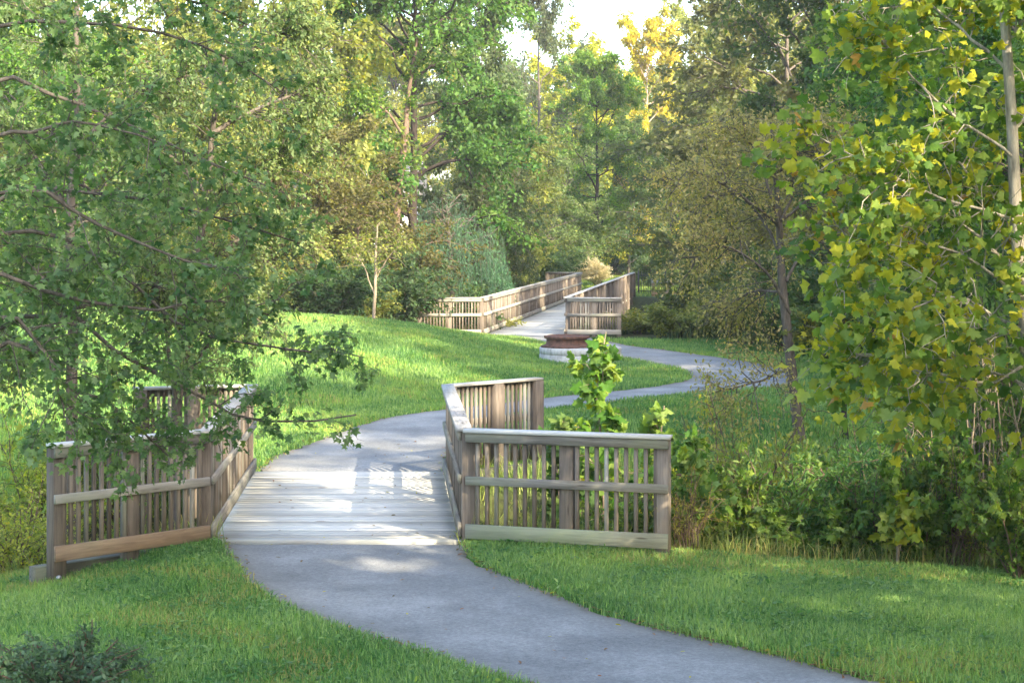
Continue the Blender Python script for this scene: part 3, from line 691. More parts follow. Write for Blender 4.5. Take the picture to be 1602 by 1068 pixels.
# smaller trees and shrubs of the mid distance
Mt = [
 (90, 50, 1.1, 1.0, MED[0], MG, .05, 'grey', 'bushy tree behind the lawn crest at far left'),
 (300, 52, 1.0, .9, MED[1], OL, .1, 'grey', 'bushy tree behind the lawn crest below the pale trunk'),
 (385, 51, 1.0, .8, MED[2], OL, .12, 'brown', 'low olive tree at the left end of the lawn crest hedge'),
 (470, 54, 1.15, .95, MED[2], (.10, .105, .03), .12, 'brown', 'spreading olive brown tree in the middle of the lawn crest hedge'),
 (565, 57, 1.0, .9, MED[2], (.095, .10, .03), .1, 'brown', 'feathery olive tree left of the weeping vines'),
 (790, 84, 1.1, 1.0, MED[0], OL, .08, 'brown', 'olive small tree rising over the long bridge railing, left half'),
 (765, 74, .8, 1.0, MED[1], (.065, .10, .035), .05, 'brown', 'slim reddish trunked tree right of the weeping vines'),
 (855, 100, 1.2, 1.0, MED[2], GG, .05, 'grey', 'grey green small tree over the middle of the long railing'),
 (880, 112, 1.2, 1.1, MED[0], GG, .1, 'grey', 'pale green small tree left of the plume grass'),
 (985, 116, 1.2, 1.1, MED[1], (.05, .10, .03), .08, 'grey', 'leafy green small tree right of the plume grass'),
 (1050, 100, 1.3, 1.15, MED[0], (.075, .12, .03), .1, 'grey', 'pale green tree over the black picket fence'),
 (1225, 78, 1.2, 1.25, MED[0], BR, .12, 'tan', 'brownish spreading tree left of the thin bare trunk'),
 (1330, 88, 1.1, .75, MED[2], BR, .1, 'brown', 'low brown leaved tree deep behind the thin trunk'),
 (1260, 64, 1.15, 1.1, MED[1], BR, .15, 'tan', 'brownish tree directly behind the thin bare trunk'),
 (1275, 54, 1.0, .85, MED[0], (.19, .19, .07), .3, 'tan', 'pale sunlit yellow tree between the thin trunk and the sycamore'),
 (1370, 46, 1.0, .8, MED[2], (.06, .1, .025), .08, 'grey', 'dense green small tree below the sycamore crown'),
 (1470, 42, .95, .8, MED[1], MG, .08, 'grey', 'dense leafy small tree under the sycamore at right'),
 (1590, 38, 1.0, .9, MED[0], DG, .05, 'grey', 'dark small tree at the right edge under the sycamore'),
]
for k, (x, d, s1, s2, pr, c, tu, bk, lab) in enumerate(Mt):
    place(pr, 'small_tree', lab, 'tree', px(x, d), d, k * 2.1, (s1, s1, s2), c, tu, bk)
St = [
 (430, 49.5, 1.0, .75, SHR[1], (0.058, 0.109, 0.036), .0, 'dark green rounded shrub at the left of the lawn crest'),
 (515, 50, 1.1, .8, SHR[0], (0.051, 0.102, 0.036), .0, 'dark green rounded shrub beside the young pale stem on the lawn crest'),
 (560, 51.5, .9, .6, SHR[1], OL, .1, 'low olive shrub right of the young pale stem'),
 (625, 53, 1.0, .9, SHR[2], (0.058, 0.109, 0.043), .05, 'dark shrub pressed against the end of the long bridge left wing'),
 (700, 57, 1.1, .9, SHR[0], (0.072, 0.131, 0.043), .05, 'green shrub behind the left wing of the long bridge'),
 (760, 59, 1.0, 1.0, SHR[2], (0.232, 0.246, 0.072), .2, 'yellow green climber topping the corner of the long bridge railing'),
 (810, 92, 1.5, 1.2, SHR[0], (0.072, 0.131, 0.043), .05, 'broad green shrub over the long railing, second from the corner'),
 (850, 96, 1.5, 1.2, SHR[1], (0.065, 0.116, 0.043), .05, 'dark green shrub over the long railing near its far end'),
 (900, 122, 1.6, 1.2, SHR[2], DG, .0, 'dark shrub behind the plume grass'),
 (965, 124, 1.7, 1.2, SHR[0], (0.072, 0.145, 0.043), .05, 'bright shrub behind the sunlit far lawn'),
 (1010, 64, 1.3, 1.0, SHR[1], (0.058, 0.123, 0.043), .03, 'green bush on the bank below the long bridge, nearest its railing'),
 (1065, 60, 1.3, 1.0, SHR[0], (0.072, 0.138, 0.043), .08, 'green bush on the bank, second to the right from the long bridge'),
 (1120, 55, 1.2, 1.0, SHR[2], (0.109, 0.138, 0.043), .15, 'olive bush on the bank above the bend in the path'),
 (1000, 54.5, .75, .4, SHR[1], (0.174, 0.203, 0.043), .25, 'low yellowish weeds by the end post of the long bridge right wing'),
 (1075, 52, .8, .5, SHR[0], OL, .15, 'low olive weeds along the upper edge of the path bend'),
 (1175, 49, 1.1, 1.0, SHR[1], (0.123, 0.138, 0.051), .2, 'brown green bush above the outer path bend'),
 (1240, 46, 1.1, 1.0, SHR[2], (0.087, 0.131, 0.043), .1, 'green bush behind the thin bare trunk'),
 (1310, 41, 1.1, .95, SHR[0], (0.072, 0.123, 0.036), .1, 'green bush right of the thin bare trunk'),
 (1390, 37, 1.1, 1.0, SHR[1], (0.080, 0.116, 0.036), .12, 'bush under the drooping sycamore bough'),
 (1470, 34, 1.1, 1.1, SHR[2], (0.065, 0.116, 0.036), .1, 'bush below the sycamore at the right'),
 (1560, 31, 1.1, 1.2, SHR[0], (0.058, 0.102, 0.032), .1, 'tall bush at the right edge behind the bare stems'),
]
for k, (x, d, s1, s2, pr, c, tu, lab) in enumerate(St):
    place(pr, 'shrub', lab, 'shrub', px(x, d), d, k * 1.3, (s1, s1, s2), c, tu, 'brown', parts=('stems', 'foliage'))

# young pale stem on the crest
yx, yd = px(585, 47), 47
stick_tree('sapling', 'young tree with one pale straight stem on the lawn crest', 'sapling',
    [[(yx, yd, .7), (yx + .02, yd, 1.4), (yx + .06, yd, 2.4), (yx + .1, yd, 3.2)], [(yx, yd, 1.5), (yx - .3, yd, 2.2), (yx - .6, yd, 2.7)], [(yx, yd, 1.8), (yx + .4, yd, 2.4), (yx + .8, yd, 2.8)]],
    [(.05, .04, .02), (.02, .008), (.02, .008)], R_(52), dict(per=16, L=.7, t0=.5), dict(per=18, size=.1, tpl=T_RH, sigma=.08), (yx, yd, .8), OL, .1, 'tan')

# weeping vines
def weeping(seed, H, r, n):
    r_ = R_(seed); k = 10; t = np.linspace(0, 1, k)[None, :, None]
    az = r_.uniform(0, 2 * np.pi, n); az = np.round(az * 2.6) / 2.6 + r_.normal(0, .1, n); ro = r * np.sqrt(r_.random(n)) * (.8 + .3 * np.sin(az * 3.3)); top = H * (1 - .5 * (ro / r)**2) * r_.uniform(.5, 1.05, n)
    bot = r_.uniform(.0, .55, n) * H * .7
    p = np.stack([np.cos(az) * ro, np.sin(az) * ro, top], -1)
    Q = p[:, None] + np.stack([np.cos(az), np.sin(az), 0 * az], -1)[:, None] * .25 * np.sqrt(t) + np.array([0, 0, -1.]) * (top - bot)[:, None, None] * t + np.cumsum(r_.normal(0, .015, (n, k, 3)), 1)
    m_ = 9; trp = np.stack([np.zeros(m_), np.zeros(m_), np.linspace(-.3, H * .85, m_)], -1) + np.cumsum(r_.normal(0, .04, (m_, 3)), 0)
    arms = offshoots(trp[None], 26, r * 1.1, r_, .45, 1., .9, .5, .3, 7)
    fo = [foliage(Q, 34, .13, r_, T_LONG, .04, 1.3, .1, .3, 0., .6), foliage(arms, 30, .09, r_, T_LONG, .1, .8, .3, .5)]
    V, Fq = joinm([tubes(trp[None], np.linspace(.13, .05, m_)[None], 7), tubes(arms, np.linspace(.03, .01, 7)[None] * np.ones((26, 1)), 4), tubes(Q, np.full((n, k), .002), 3)])
    return mk_mesh('trunk', V, [Fq], None, M_BARK, True), crown_mesh('crown', fo)
WEEP = weeping(61, 4.6, 1.9, 360)
place(WEEP, 'weeping_tree', 'blue green weeping tree with hanging curtains behind the long bridge left wing', 'tree', px(705, 61), 61, 0, (1, 1, 1), (.075, .17, .10), .0, 'grey', z=0)
place(WEEP, 'weeping_tree', 'narrow column of hanging blue green vines over the long bridge railing corner', 'tree', px(768, 66), 66, 1, (.45, .45, .75), (.08, .18, .10), .0, 'grey', z=0)

# far wood
r_ = R_(70)
for k in range(34):
    x = -48 + 96 * (k + .5) / 34 + r_.normal(0, 1.0); d = 140 + r_.uniform(0, 34); pxx = 801 + x * F / d
    gap = 800 < pxx < 960 or 1050 < pxx < 1150
    s2 = r_.uniform(.88, 1.0) if gap else r_.uniform(.95, 1.25)
    c = [MG, OL, YG, GG][k % 4]
    place(BIG[k % 3], 'broadleaf_tree', 'tall tree of the far wood, mostly hidden behind nearer crowns', 'tree', x, d, k * 1.1, (1.15, 1.15, s2), c, .15, 'grey', 'trees of the far wood')
# far understorey
for k in range(22):
    x = -30 + 60 * (k + .5) / 22 + r_.normal(0, .5); d = 132 + r_.uniform(0, 10)
    place(SHR[k % 3], 'shrub', 'bush along the edge of the far wood, below the tall crowns', 'shrub', x, d, k * 1.9, (2.2, 2.2, 1.7), [MG, DG, OL][k % 3], .1, 'brown', 'bushes along the far wood', ('stems', 'foliage'))
# trees right of and behind the viewpoint, whose shade falls over the near path
for k, (x, y, s) in enumerate([(8.5, 4.5, .9), (15.5, 11, 1.0), (12.5, -2, 1.0), (20, 4.5, 1.1), (16, -8, 1.1), (9, -5, .9), (6, -12, 1.05), (14.5, 26, 1.0), (17, 20, 1.0), (21, 27, 1.1), (13.5, 17, .8), (21, 14, 1.05), (19.5, 44, .9), (18, 38, .8), (25, 47, 1.0)]):
    place(BIG[k % 3], 'broadleaf_tree', 'tall green tree outside the right side of the view, shading the path', 'tree', x, y, k * 2.3, (1.1, 1.1, s), MG, .05, 'grey', 'shade trees right of the path')

# plume grass tuft
r_ = R_(81); n = 520; t = np.linspace(0, 1, 8)[None, :, None]
az = r_.uniform(0, 2 * np.pi, n); sp = r_.uniform(.15, 1.15, n); hh = r_.uniform(.7, 1.55, n)
Q = np.stack([np.cos(az) * sp - .35, np.sin(az) * sp, 0 * az], -1)[:, None] * t**1.7 + np.array([0, 0, 1.]) * hh[:, None, None] * (1.15 * t - .42 * t**3 * sp[:, None, None])
pb = px(936, 97)
root = thing('plume_grass', 'fountain of tan plume grass on the far lawn past the long bridge', 'ornamental grass', (pb, 97, 0))
V, Fq = tubes(Q, np.linspace(.012, .004, 8)[None] * np.ones((n, 1)), 3)
a = ob('stems', mk_mesh('stems', V, [Fq], None, M_BARK), root); a.color = (.42, .36, .2, 1)
a = ob('plumes', crown_mesh('plumes', [foliage(Q[:, 3:], 34, .13, r_, T_LONG, .025, -.4, 1.2, .3)]), root); a.color = (.46, .42, .31, 0)

# ------------------------------------------------------------------ near trees
# boughs reaching in from the left: trunk stands just outside the frame
b = np.array([-6.1, 15.6, float(ground(-6.1, 15.6))])
tp = lambda h: b + np.array([.25 * math.sin(h), .1 * h * .3, h])
Lm = [[b, tp(1.2), tp(2.6), tp(4.2), tp(6.0), tp(8.0)]]
def bough(h, pts, d0, d1):
    n = len(pts); return [tp(h)] + [PD(x, y, d0 + (d1 - d0) * k / (n - 1)) for k, (x, y) in enumerate(pts)]
Lm += [bough(3.6, [(-40, 130), (100, 160), (205, 200), (330, 255), (430, 300)], 15.2, 15.6), bough(3.3, [(-40, 228), (60, 208), (120, 196), (260, 235)], 14.6, 14.4),
       bough(2.2, [(-60, 430), (100, 465), (220, 490), (330, 474), (420, 500)], 14.8, 15.2), bough(1.9, [(-30, 505), (60, 545), (90, 600), (105, 660)], 14.4, 14.4),
       bough(2.4, [(-30, 385), (90, 378), (190, 430), (300, 530), (430, 560), (562, 574)], 15.0, 15.9), bough(2.0, [(60, 480), (200, 555), (320, 615), (400, 655), (555, 648)], 15.2, 15.9),
       bough(4.4, [(-50, 60), (150, 40), (330, 80), (440, 150)], 15.5, 16.5), bough(2.9, [(-40, 310), (150, 300), (330, 335), (470, 380)], 15.6, 16.3),
       bough(3.9, [(-40, 0), (120, -30), (280, 0), (380, 40)], 15.0, 15.0), bough(1.6, [(0, 540), (110, 610), (190, 650), (270, 725)], 15.0, 15.3), bough(2.7, [(0, 300), (130, 340), (260, 400), (380, 430)], 14.5, 14.7)]
Rr = [(.17, .15, .11, .06)] + [(.024, .015, .007)] * (len(Lm) - 1)
stick_tree('maple_tree', 'maple outside the left edge whose leafy boughs hang over the near left railing', 'tree', Lm, Rr, R_(91), dict(per=18, L=.66, t0=.1, spread=.95, up=.08, droop=.12, taper=.1), 
    dict(per=8, size=.07, tpl=T_MAPLE, sigma=.035, down=.35, out=.6, upn=.8), b, (.095, .17, .062), .06, 'grey', sub2=dict(per=5, L=.28, spread=.95, up=0, droop=.12, t0=.15), subr=.006, leafless=(0,))
# two slim trees in the ditch behind the left wing
def slim(label, x0, d, pts, seed, col, per, size, tpl, turned=.05, bark='grey', r0=.075):
    b = np.array([px(x0, d), d, 0.]); b[2] = float(ground(b[0], b[1])) - .1
    L = [[b] + [PD(x, y, d) for x, y in pts[0]]] + [[PD(x, y, d + dd) for x, y, dd in l] for l in pts[1:]]
    return stick_tree('slim_tree', label, 'tree', L, [(r0, r0 * .7, r0 * .3)] + [(r0 * .42, .01)] * (len(L) - 1), R_(seed), dict(per=34, L=.8, t0=.12, spread=.95, up=.12, droop=.25), dict(per=per, size=size, tpl=tpl, sigma=.03, down=.35), b, col, turned, bark,
        sub2=dict(per=4, L=.34, t0=.2, droop=.3), subr=.008)
slim('slim grey trunked tree in the ditch behind the end of the near left railing', 118, 20.5, [[(120, 600), (124, 480), (118, 340), (130, 200), (125, 60), (130, -60)], [(122, 520, 0), (60, 430, .3), (10, 380, .5)], [(121, 430, 0), (190, 360, -.5), (270, 320, -.8)], [(118, 340, 0), (60, 250, .5), (0, 190, .6)], [(128, 220, 0), (210, 150, .4), (300, 120, .6)], [(124, 480, 0), (200, 450, .6), (290, 440, 1.)], [(125, 120, 0), (60, 40, .2), (10, 0, .3)], [(121, 560, 0), (60, 540, -.3), (10, 560, -.4)]], 92, (.13, .195, .08), 17, .06, T_OV)
slim('slim forked tree in the ditch behind the far left wing of the near bridge', 268, 21.5, [[(275, 640), (288, 560), (300, 440), (320, 320), (330, 200), (345, 80)], [(280, 610, 0), (310, 560, .2), (345, 500, .3), (400, 470, .4)], [(276, 640, 0), (262, 560, -.2), (245, 470, -.3), (230, 380, -.4)], [(300, 440, 0), (370, 380, .5), (450, 350, .8)], [(315, 340, 0), (400, 280, .4), (480, 230, .7)], [(330, 210, 0), (420, 160, .3), (500, 130, .5)], [(322, 300, 0), (250, 230, .4), (190, 210, .6)], [(340, 120, 0), (420, 60, .5), (470, 40, .6)]], 93, (.14, .20, .075), 17, .06, T_OV)

# sycamore at the right
d = 14.2; b = np.array([4.75, 14.2, float(ground(4.75, 14.2))])
Lm = [[b, PD(1640, 760, d), PD(1612, 560, d), PD(1598, 350, d), PD(1588, 180, d), PD(1578, 0, d), PD(1570, -200, d), PD(1580, -500, d)]]
def sb(p, pts, dd): 
    n = len(pts); return [PD(p[0], p[1], d)] + [PD(x, y, d + dd * (k + 1) / n) for k, (x, y) in enumerate(pts)]
Lm += [sb((1588, 250), [(1500, 180), (1430, 120), (1350, 25)], -.6), sb((1583, 120), [(1500, 60), (1420, 0), (1360, -60)], .5), sb((1597, 345), [(1490, 325), (1390, 280), (1265, 205)], -.3), sb((1603, 440), [(1520, 360), (1430, 320), (1330, 250)], .7),
       sb((1608, 520), [(1500, 480), (1400, 440), (1300, 350)], .9), sb((1612, 560), [(1560, 590), (1480, 574), (1410, 560), (1280, 520)], -.8), sb((1625, 610), [(1540, 570), (1440, 560), (1310, 545)], .4), sb((1600, 400), [(1560, 360), (1500, 260), (1440, 200)], 1.0),
       sb((1590, 200), [(1640, 120), (1690, 60)], .5), sb((1578, 20), [(1530, -60), (1450, -120)], .5), sb((1615, 580), [(1560, 500), (1470, 470), (1360, 520)], -1.2), sb((1580, 60), [(1620, 20), (1680, -60)], -.5), sb((1605, 480), [(1540, 420), (1440, 390), (1310, 430)], -.4)]
Rr = [(.07, .055, .04, .02)] + [(.014, .010, .005)] * (len(Lm) - 1)
stick_tree('sycamore_tree', 'sycamore with a pale slender trunk and large yellowing lobed leaves at the right edge', 'tree', Lm, Rr, R_(95), dict(per=20, L=.85, t0=.1, spread=1.1, up=.12, droop=.2, taper=.6),
    dict(per=5, size=.09, tpl=T_SYC, sigma=.07, down=.25, out=.5, upn=.8, nj=.75), b, (.135, .22, .026), .42, 'cream', sub2=dict(per=2, L=.32, t0=.3, droop=.3), subr=.007, leafless=(0,))

# thin bare trunked tree right of the bridge
d = 27.0; b = W(1258, 716, -.3); d = b[1]
q = lambda *pts: [PD(x, y, d + dd) for x, y, dd in pts]
Lm = [[b] + q((1250, 640, 0), (1238, 520, 0), (1226, 420, 0), (1222, 345, 0), (1213, 270, 0), (1205, 190, 0)), q((1222, 345, 0), (1236, 300, .1), (1241, 240, .2), (1262, 190, .3)), q((1224, 380, 0), (1205, 310, -.2), (1186, 240, -.3), (1150, 200, -.4)),
      q((1236, 490, 0), (1200, 425, -.3), (1150, 388, -.6), (1120, 384, -.8), (1085, 405, -1)), q((1230, 440, 0), (1260, 390, .4), (1310, 370, .7), (1350, 380, .9)), q((1226, 410, 0), (1180, 330, .5), (1120, 290, .8), (1050, 300, 1.2)), q((1224, 360, 0), (1150, 300, -.5), (1080, 260, -.8)),
      q((1232, 460, 0), (1200, 455, .6), (1165, 462, .8), (1130, 490, 1.0)), q((1213, 270, 0), (1260, 230, -.4), (1320, 220, -.6)), q((1244, 570, 0), (1200, 590, -.4), (1120, 610, -.8)), q((1222, 345, 0), (1280, 300, .6), (1340, 290, 1.))]
stick_tree('thin_tree', 'thin bare trunked tree with fine brownish leaves in the brush right of the near bridge', 'tree', Lm, [(.095, .075, .05, .02)] + [(.026, .008)] * 10, R_(96), dict(per=22, L=1.05, t0=.2, spread=.95, up=.1, droop=.2),
    dict(per=14, size=.062, tpl=T_OV, sigma=.07, down=.2), b, BR, .12, 'grey', sub2=dict(per=4, L=.45, t0=.2, droop=.2), subr=.009, leafless=(0,))
b = W(1325, 715, -.35)
stick_tree('slim_tree', 'short dark stemmed young tree under the sycamore boughs, right of the thin bare trunk', 'tree', [[b, PD(1324, 640, b[1]), PD(1326, 560, b[1]), PD(1322, 480, b[1])], [PD(1326, 600, b[1]), PD(1290, 540, b[1] - .4), PD(1270, 520, b[1] - .5)], [PD(1326, 570, b[1]), PD(1370, 520, b[1] + .3), PD(1400, 500, b[1] + .4)]],
    [(.055, .04, .02), (.02, .008), (.02, .008)], R_(97), dict(per=14, L=.6, t0=.4), dict(per=9, size=.1, tpl=T_MAPLE, sigma=.03), b, (.10, .12, .02), .35, 'dark')

# big leaved saplings
def sapling(label, x, base_y_d, top, seed, wid, n, size, col, turned=.1):
    d = base_y_d; bx = px(x, d); gz = float(ground(bx, d)); zt = PD(x, top, d)[2]
    r_ = R_(seed); h = zt - gz
    main = [[(bx, d, gz - .1), (bx + .03, d, gz + h * .4), (bx - .03, d, gz + h * .75), (bx + .02, d, zt)]]
    for k in range(n):
        z0 = gz + h * (.3 + .65 * k / n); a = k * 2.4 + seed; L = wid * (1 - .78 * k / n) * r_.uniform(.7, 1.1)
        main.append([(bx, d, z0), (bx + math.cos(a) * L * .5, d + math.sin(a) * L * .5, z0 + .14), (bx + math.cos(a) * L, d + math.sin(a) * L, z0 + .16)])
    return stick_tree('sapling', label, 'sapling', main, [(.02, .014, .006)] + [(.007, .003)] * n, r_, dict(per=5, L=.18, t0=.2, droop=.2), dict(per=3, size=size, tpl=T_SYC, sigma=.02, down=.45, upn=.7), (bx, d, gz), col, turned, 'tan', parts=('stem', 'foliage'), subr=.004)
sapling('tall big leaved sycamore sapling standing behind the near right railing wing', 936, 20.4, 518, 101, .6, 17, .135, (.13, .235, .03), .15)
sapling('big leaved sapling at the outer end post of the near right railing', 1085, 18.3, 690, 102, .35, 14, .115, (.12, .215, .04), .12)
sapling('bright big leaved sprig low in the brush between end post and bare stems', 1410, 17.6, 785, 103, .2, 8, .11, (.22, .28, .03), .3)
sapling('small bright sapling leaning beside the tall one behind the right wing', 1030, 21.2, 635, 104, .4, 12, .11, (.15, .245, .04), .2)
sapling('broad leaved sapling low behind the balusters of the near right wing', 880, 20.0, 655, 105, .4, 14, .12, (.07, .14, .028), .06)

# brush in the ditch, right
SB = [auto_shrub(111, 1.9, .95, 30, 9, 15, .075, T_OV, .03), auto_shrub(112, 1.9, 1.0, 32, 10, 18, .055, T_RH, .04), auto_shrub(113, 2.1, .95, 30, 10, 20, .10, T_LONG, .03, droop=.5, down=.1), auto_shrub(114, 1.6, .95, 26, 9, 13, .095, T_MAPLE, .02), auto_shrub(115, 2.0, .7, 16, 8, 9, .07, T_LONG, .02, droop=.3, down=.1)]
B = [ # px, d, sxy, sz, proto, colour, turned, label
 (1000, 21.5, .9, 1.00, SB[1], (0.140, 0.220, 0.049), .05, 'fine leaved bush behind the near right wing, under the tall sapling'),
 (1100, 20.2, .9, 1.05, SB[0], (0.114, 0.196, 0.034), .08, 'leafy bush just past the end of the near right railing'),
 (1160, 21.2, 1.0, 1.66, SB[1], (0.204, 0.231, 0.049), .2, 'yellowish seed topped bush a little right of the near railing end'),
 (1140, 18.9, .8, 1.00, SB[3], (0.114, 0.185, 0.030), .1, 'low leafy bush right of the big leaved sapling'),
 (1215, 19.3, .95, 1.16, SB[0], (0.090, 0.163, 0.028), .08, 'dark leafy bush midway along the grass fringe'),
 (1230, 22.0, 1.0, 0.58, SB[2], (0.126, 0.196, 0.042), .05, 'bush with narrow leaves in front of the thin bare trunk'),
 (1290, 20.0, 1.0, 0.58, SB[2], (0.075, 0.174, 0.042), .02, 'dark feathery sumac like bush below the thin bare trunk'),
 (1300, 18.4, .8, 0.68, SB[3], (0.101, 0.174, 0.030), .06, 'low bush at the grass fringe below the sumac like bush'),
 (1365, 21.0, 1.05, 1.50, SB[1], (0.114, 0.185, 0.034), .06, 'fine leaved bush below the drooping sycamore bough'),
 (1380, 18.8, .95, 1.12, SB[2], (0.075, 0.163, 0.042), .02, 'dark fern like bush behind the bright sprig'),
 (1450, 19.6, 1.05, 1.50, SB[0], (0.075, 0.150, 0.028), .05, 'dark leafy bush left of the bare stem thicket'),
 (1465, 18.0, .85, 1.08, SB[3], (0.090, 0.163, 0.030), .06, 'low dark bush at the fringe left of the hollow'),
 (1530, 20.5, 1.1, 2.54, SB[1], (0.090, 0.150, 0.030), .08, 'tall fine leaved bush behind the bare stem thicket'),
 (1600, 19.0, 1.0, 2.16, SB[0], (0.075, 0.139, 0.028), .1, 'tall bush cut by the right edge of the view'),
 (1600, 17.0, .7, 0.88, SB[3], (0.101, 0.174, 0.030), .12, 'low bush at the right edge on the grass fringe'),
 (950, 19.4, .7, 0.75, SB[0], (0.082, 0.143, 0.022), .08, 'bush seen through the balusters of the near right wing, left half'),
 (1020, 19.0, .7, 0.75, SB[3], (0.082, 0.136, 0.022), .12, 'bush seen through the balusters of the near right wing, right half'),
 (860, 20.6, .75, 0.80, SB[2], (0.082, 0.136, 0.027), .05, 'weedy bush seen through the first balusters of the right wing'),
 (1125, 20.8, .7, 1.15, SB[4], (0.208, 0.220, 0.048), .25, 'thin tall weeds with pale tops, right of the near right railing end'),
 (1190, 20.0, .7, 0.79, SB[4], (0.221, 0.209, 0.056), .3, 'thin weeds with whitish seed heads, second clump from the railing end'),
 (1262, 19.0, .7, 0.68, SB[4], (0.156, 0.209, 0.040), .1, 'thin green weeds before the foot of the thin bare trunk'),
 (1345, 19.6, .7, 1.20, SB[4], (0.130, 0.187, 0.040), .1, 'tall green weeds left of the bright sprig'),
 (1425, 18.6, .7, 1.10, SB[4], (0.169, 0.198, 0.048), .2, 'tall weeds just right of the bright sprig'),
 (1500, 17.7, .7, 0.85, SB[4], (0.182, 0.209, 0.040), .2, 'weeds on the grass fringe before the dark hollow'),
 (1075, 17.9, .6, 0.60, SB[4], (0.234, 0.220, 0.048), .35, 'straw tinged weeds leaning at the outer foot of the near right railing'),
 # left side of the ditch
 (30, 18.6, .9, 0.85, SB[1], (0.255, 0.300, 0.049), .2, 'yellow green weeds at the left edge beyond the railing end'),
 (10, 20.5, 1.0, 1.10, SB[0], (0.152, 0.231, 0.042), .08, 'green bush at the left edge behind the weeds'),
 (100, 20.0, .8, 0.80, SB[1], (0.191, 0.255, 0.049), .1, 'fine leaved bush seen through the left wing near its end post'),
 (175, 19.8, .8, 0.80, SB[2], (0.140, 0.220, 0.042), .05, 'narrow leaved bush seen through the middle of the left wing'),
 (250, 20.2, .8, 0.75, SB[0], (0.140, 0.231, 0.039), .05, 'leafy bush seen through the left wing beside the deck'),
 (65, 22.5, 1.0, 1.10, SB[2], (0.230, 0.300, 0.049), .15, 'pale weedy bush across the ditch at far left'),
 (190, 23.0, .9, 0.90, SB[1], (0.179, 0.255, 0.049), .1, 'pale fine bush across the ditch behind the slim trunks'),
]
for k, (x, d, s1, s2, pr, c, tu, lab) in enumerate(B):
    place(pr, 'shrub', lab, 'shrub', px(x, d), d, k * 1.7, (s1, s1, s2), c, tu, 'brown', parts=('stems', 'foliage'))
# low bush bottom left
place(auto_shrub(120, .62, .6, 44, 9, 18, .042, T_OV, .02), 'shrub', 'low dark green bush in the bottom left corner of the lawn', 'shrub', px(95, 12.1), 12.1, 0, (1.05, .9, .95), (.075, .14, .075), .03, 'brown', parts=('stems', 'foliage'))
# bare stem thicket
def thicket():
    r_ = R_(131); n = 44; k = 9; t = np.linspace(0, 1, k)[None, :, None]
    az = r_.uniform(0, 2 * np.pi, n); ro = r_.uniform(.2, 1.5, n); h = r_.uniform(1.2, 3.4, n)
    b0 = np.stack([r_.normal(0, .3, n), r_.normal(0, .3, n), 0 * az], -1)
    Q = b0[:, None] + np.stack([np.cos(az) * ro, np.sin(az) * ro, 0 * az], -1)[:, None] * t**1.6 + np.array([0, 0, 1.]) * (h[:, None, None] * (1.1 * t - .15 * t**2 - .25 * (ro[:, None, None] > 1) * t**3) - .1) + np.cumsum(r_.normal(0, .025, (n, k, 3)), 1)
    tw = offshoots(Q, 5, .6, r_, .3, 1, .8, .1, .3, 5)
    V, Fq = joinm([tubes(Q, np.linspace(.017, .005, k)[None] * r_.uniform(.6, 1.3, (n, 1)), 5), tubes(tw, np.linspace(.005, .002, 5)[None] * np.ones((len(tw), 1)), 3)])
    return mk_mesh('stems', V, [Fq], None, M_BARK, True), crown_mesh('foliage', [foliage(tw[::2], 7, .07, r_, T_OV, .04), foliage(Q[:, -4:], 14, .07, r_, T_OV, .06)])
place(thicket(), 'thicket', 'thicket of bare pale stems over a dark hollow near the right edge', 'thicket', px(1560, 18.4), 18.4, 0, (.8, .8, .95), (.05, .08, .025), .15, 'tan', parts=('stems', 'foliage'))

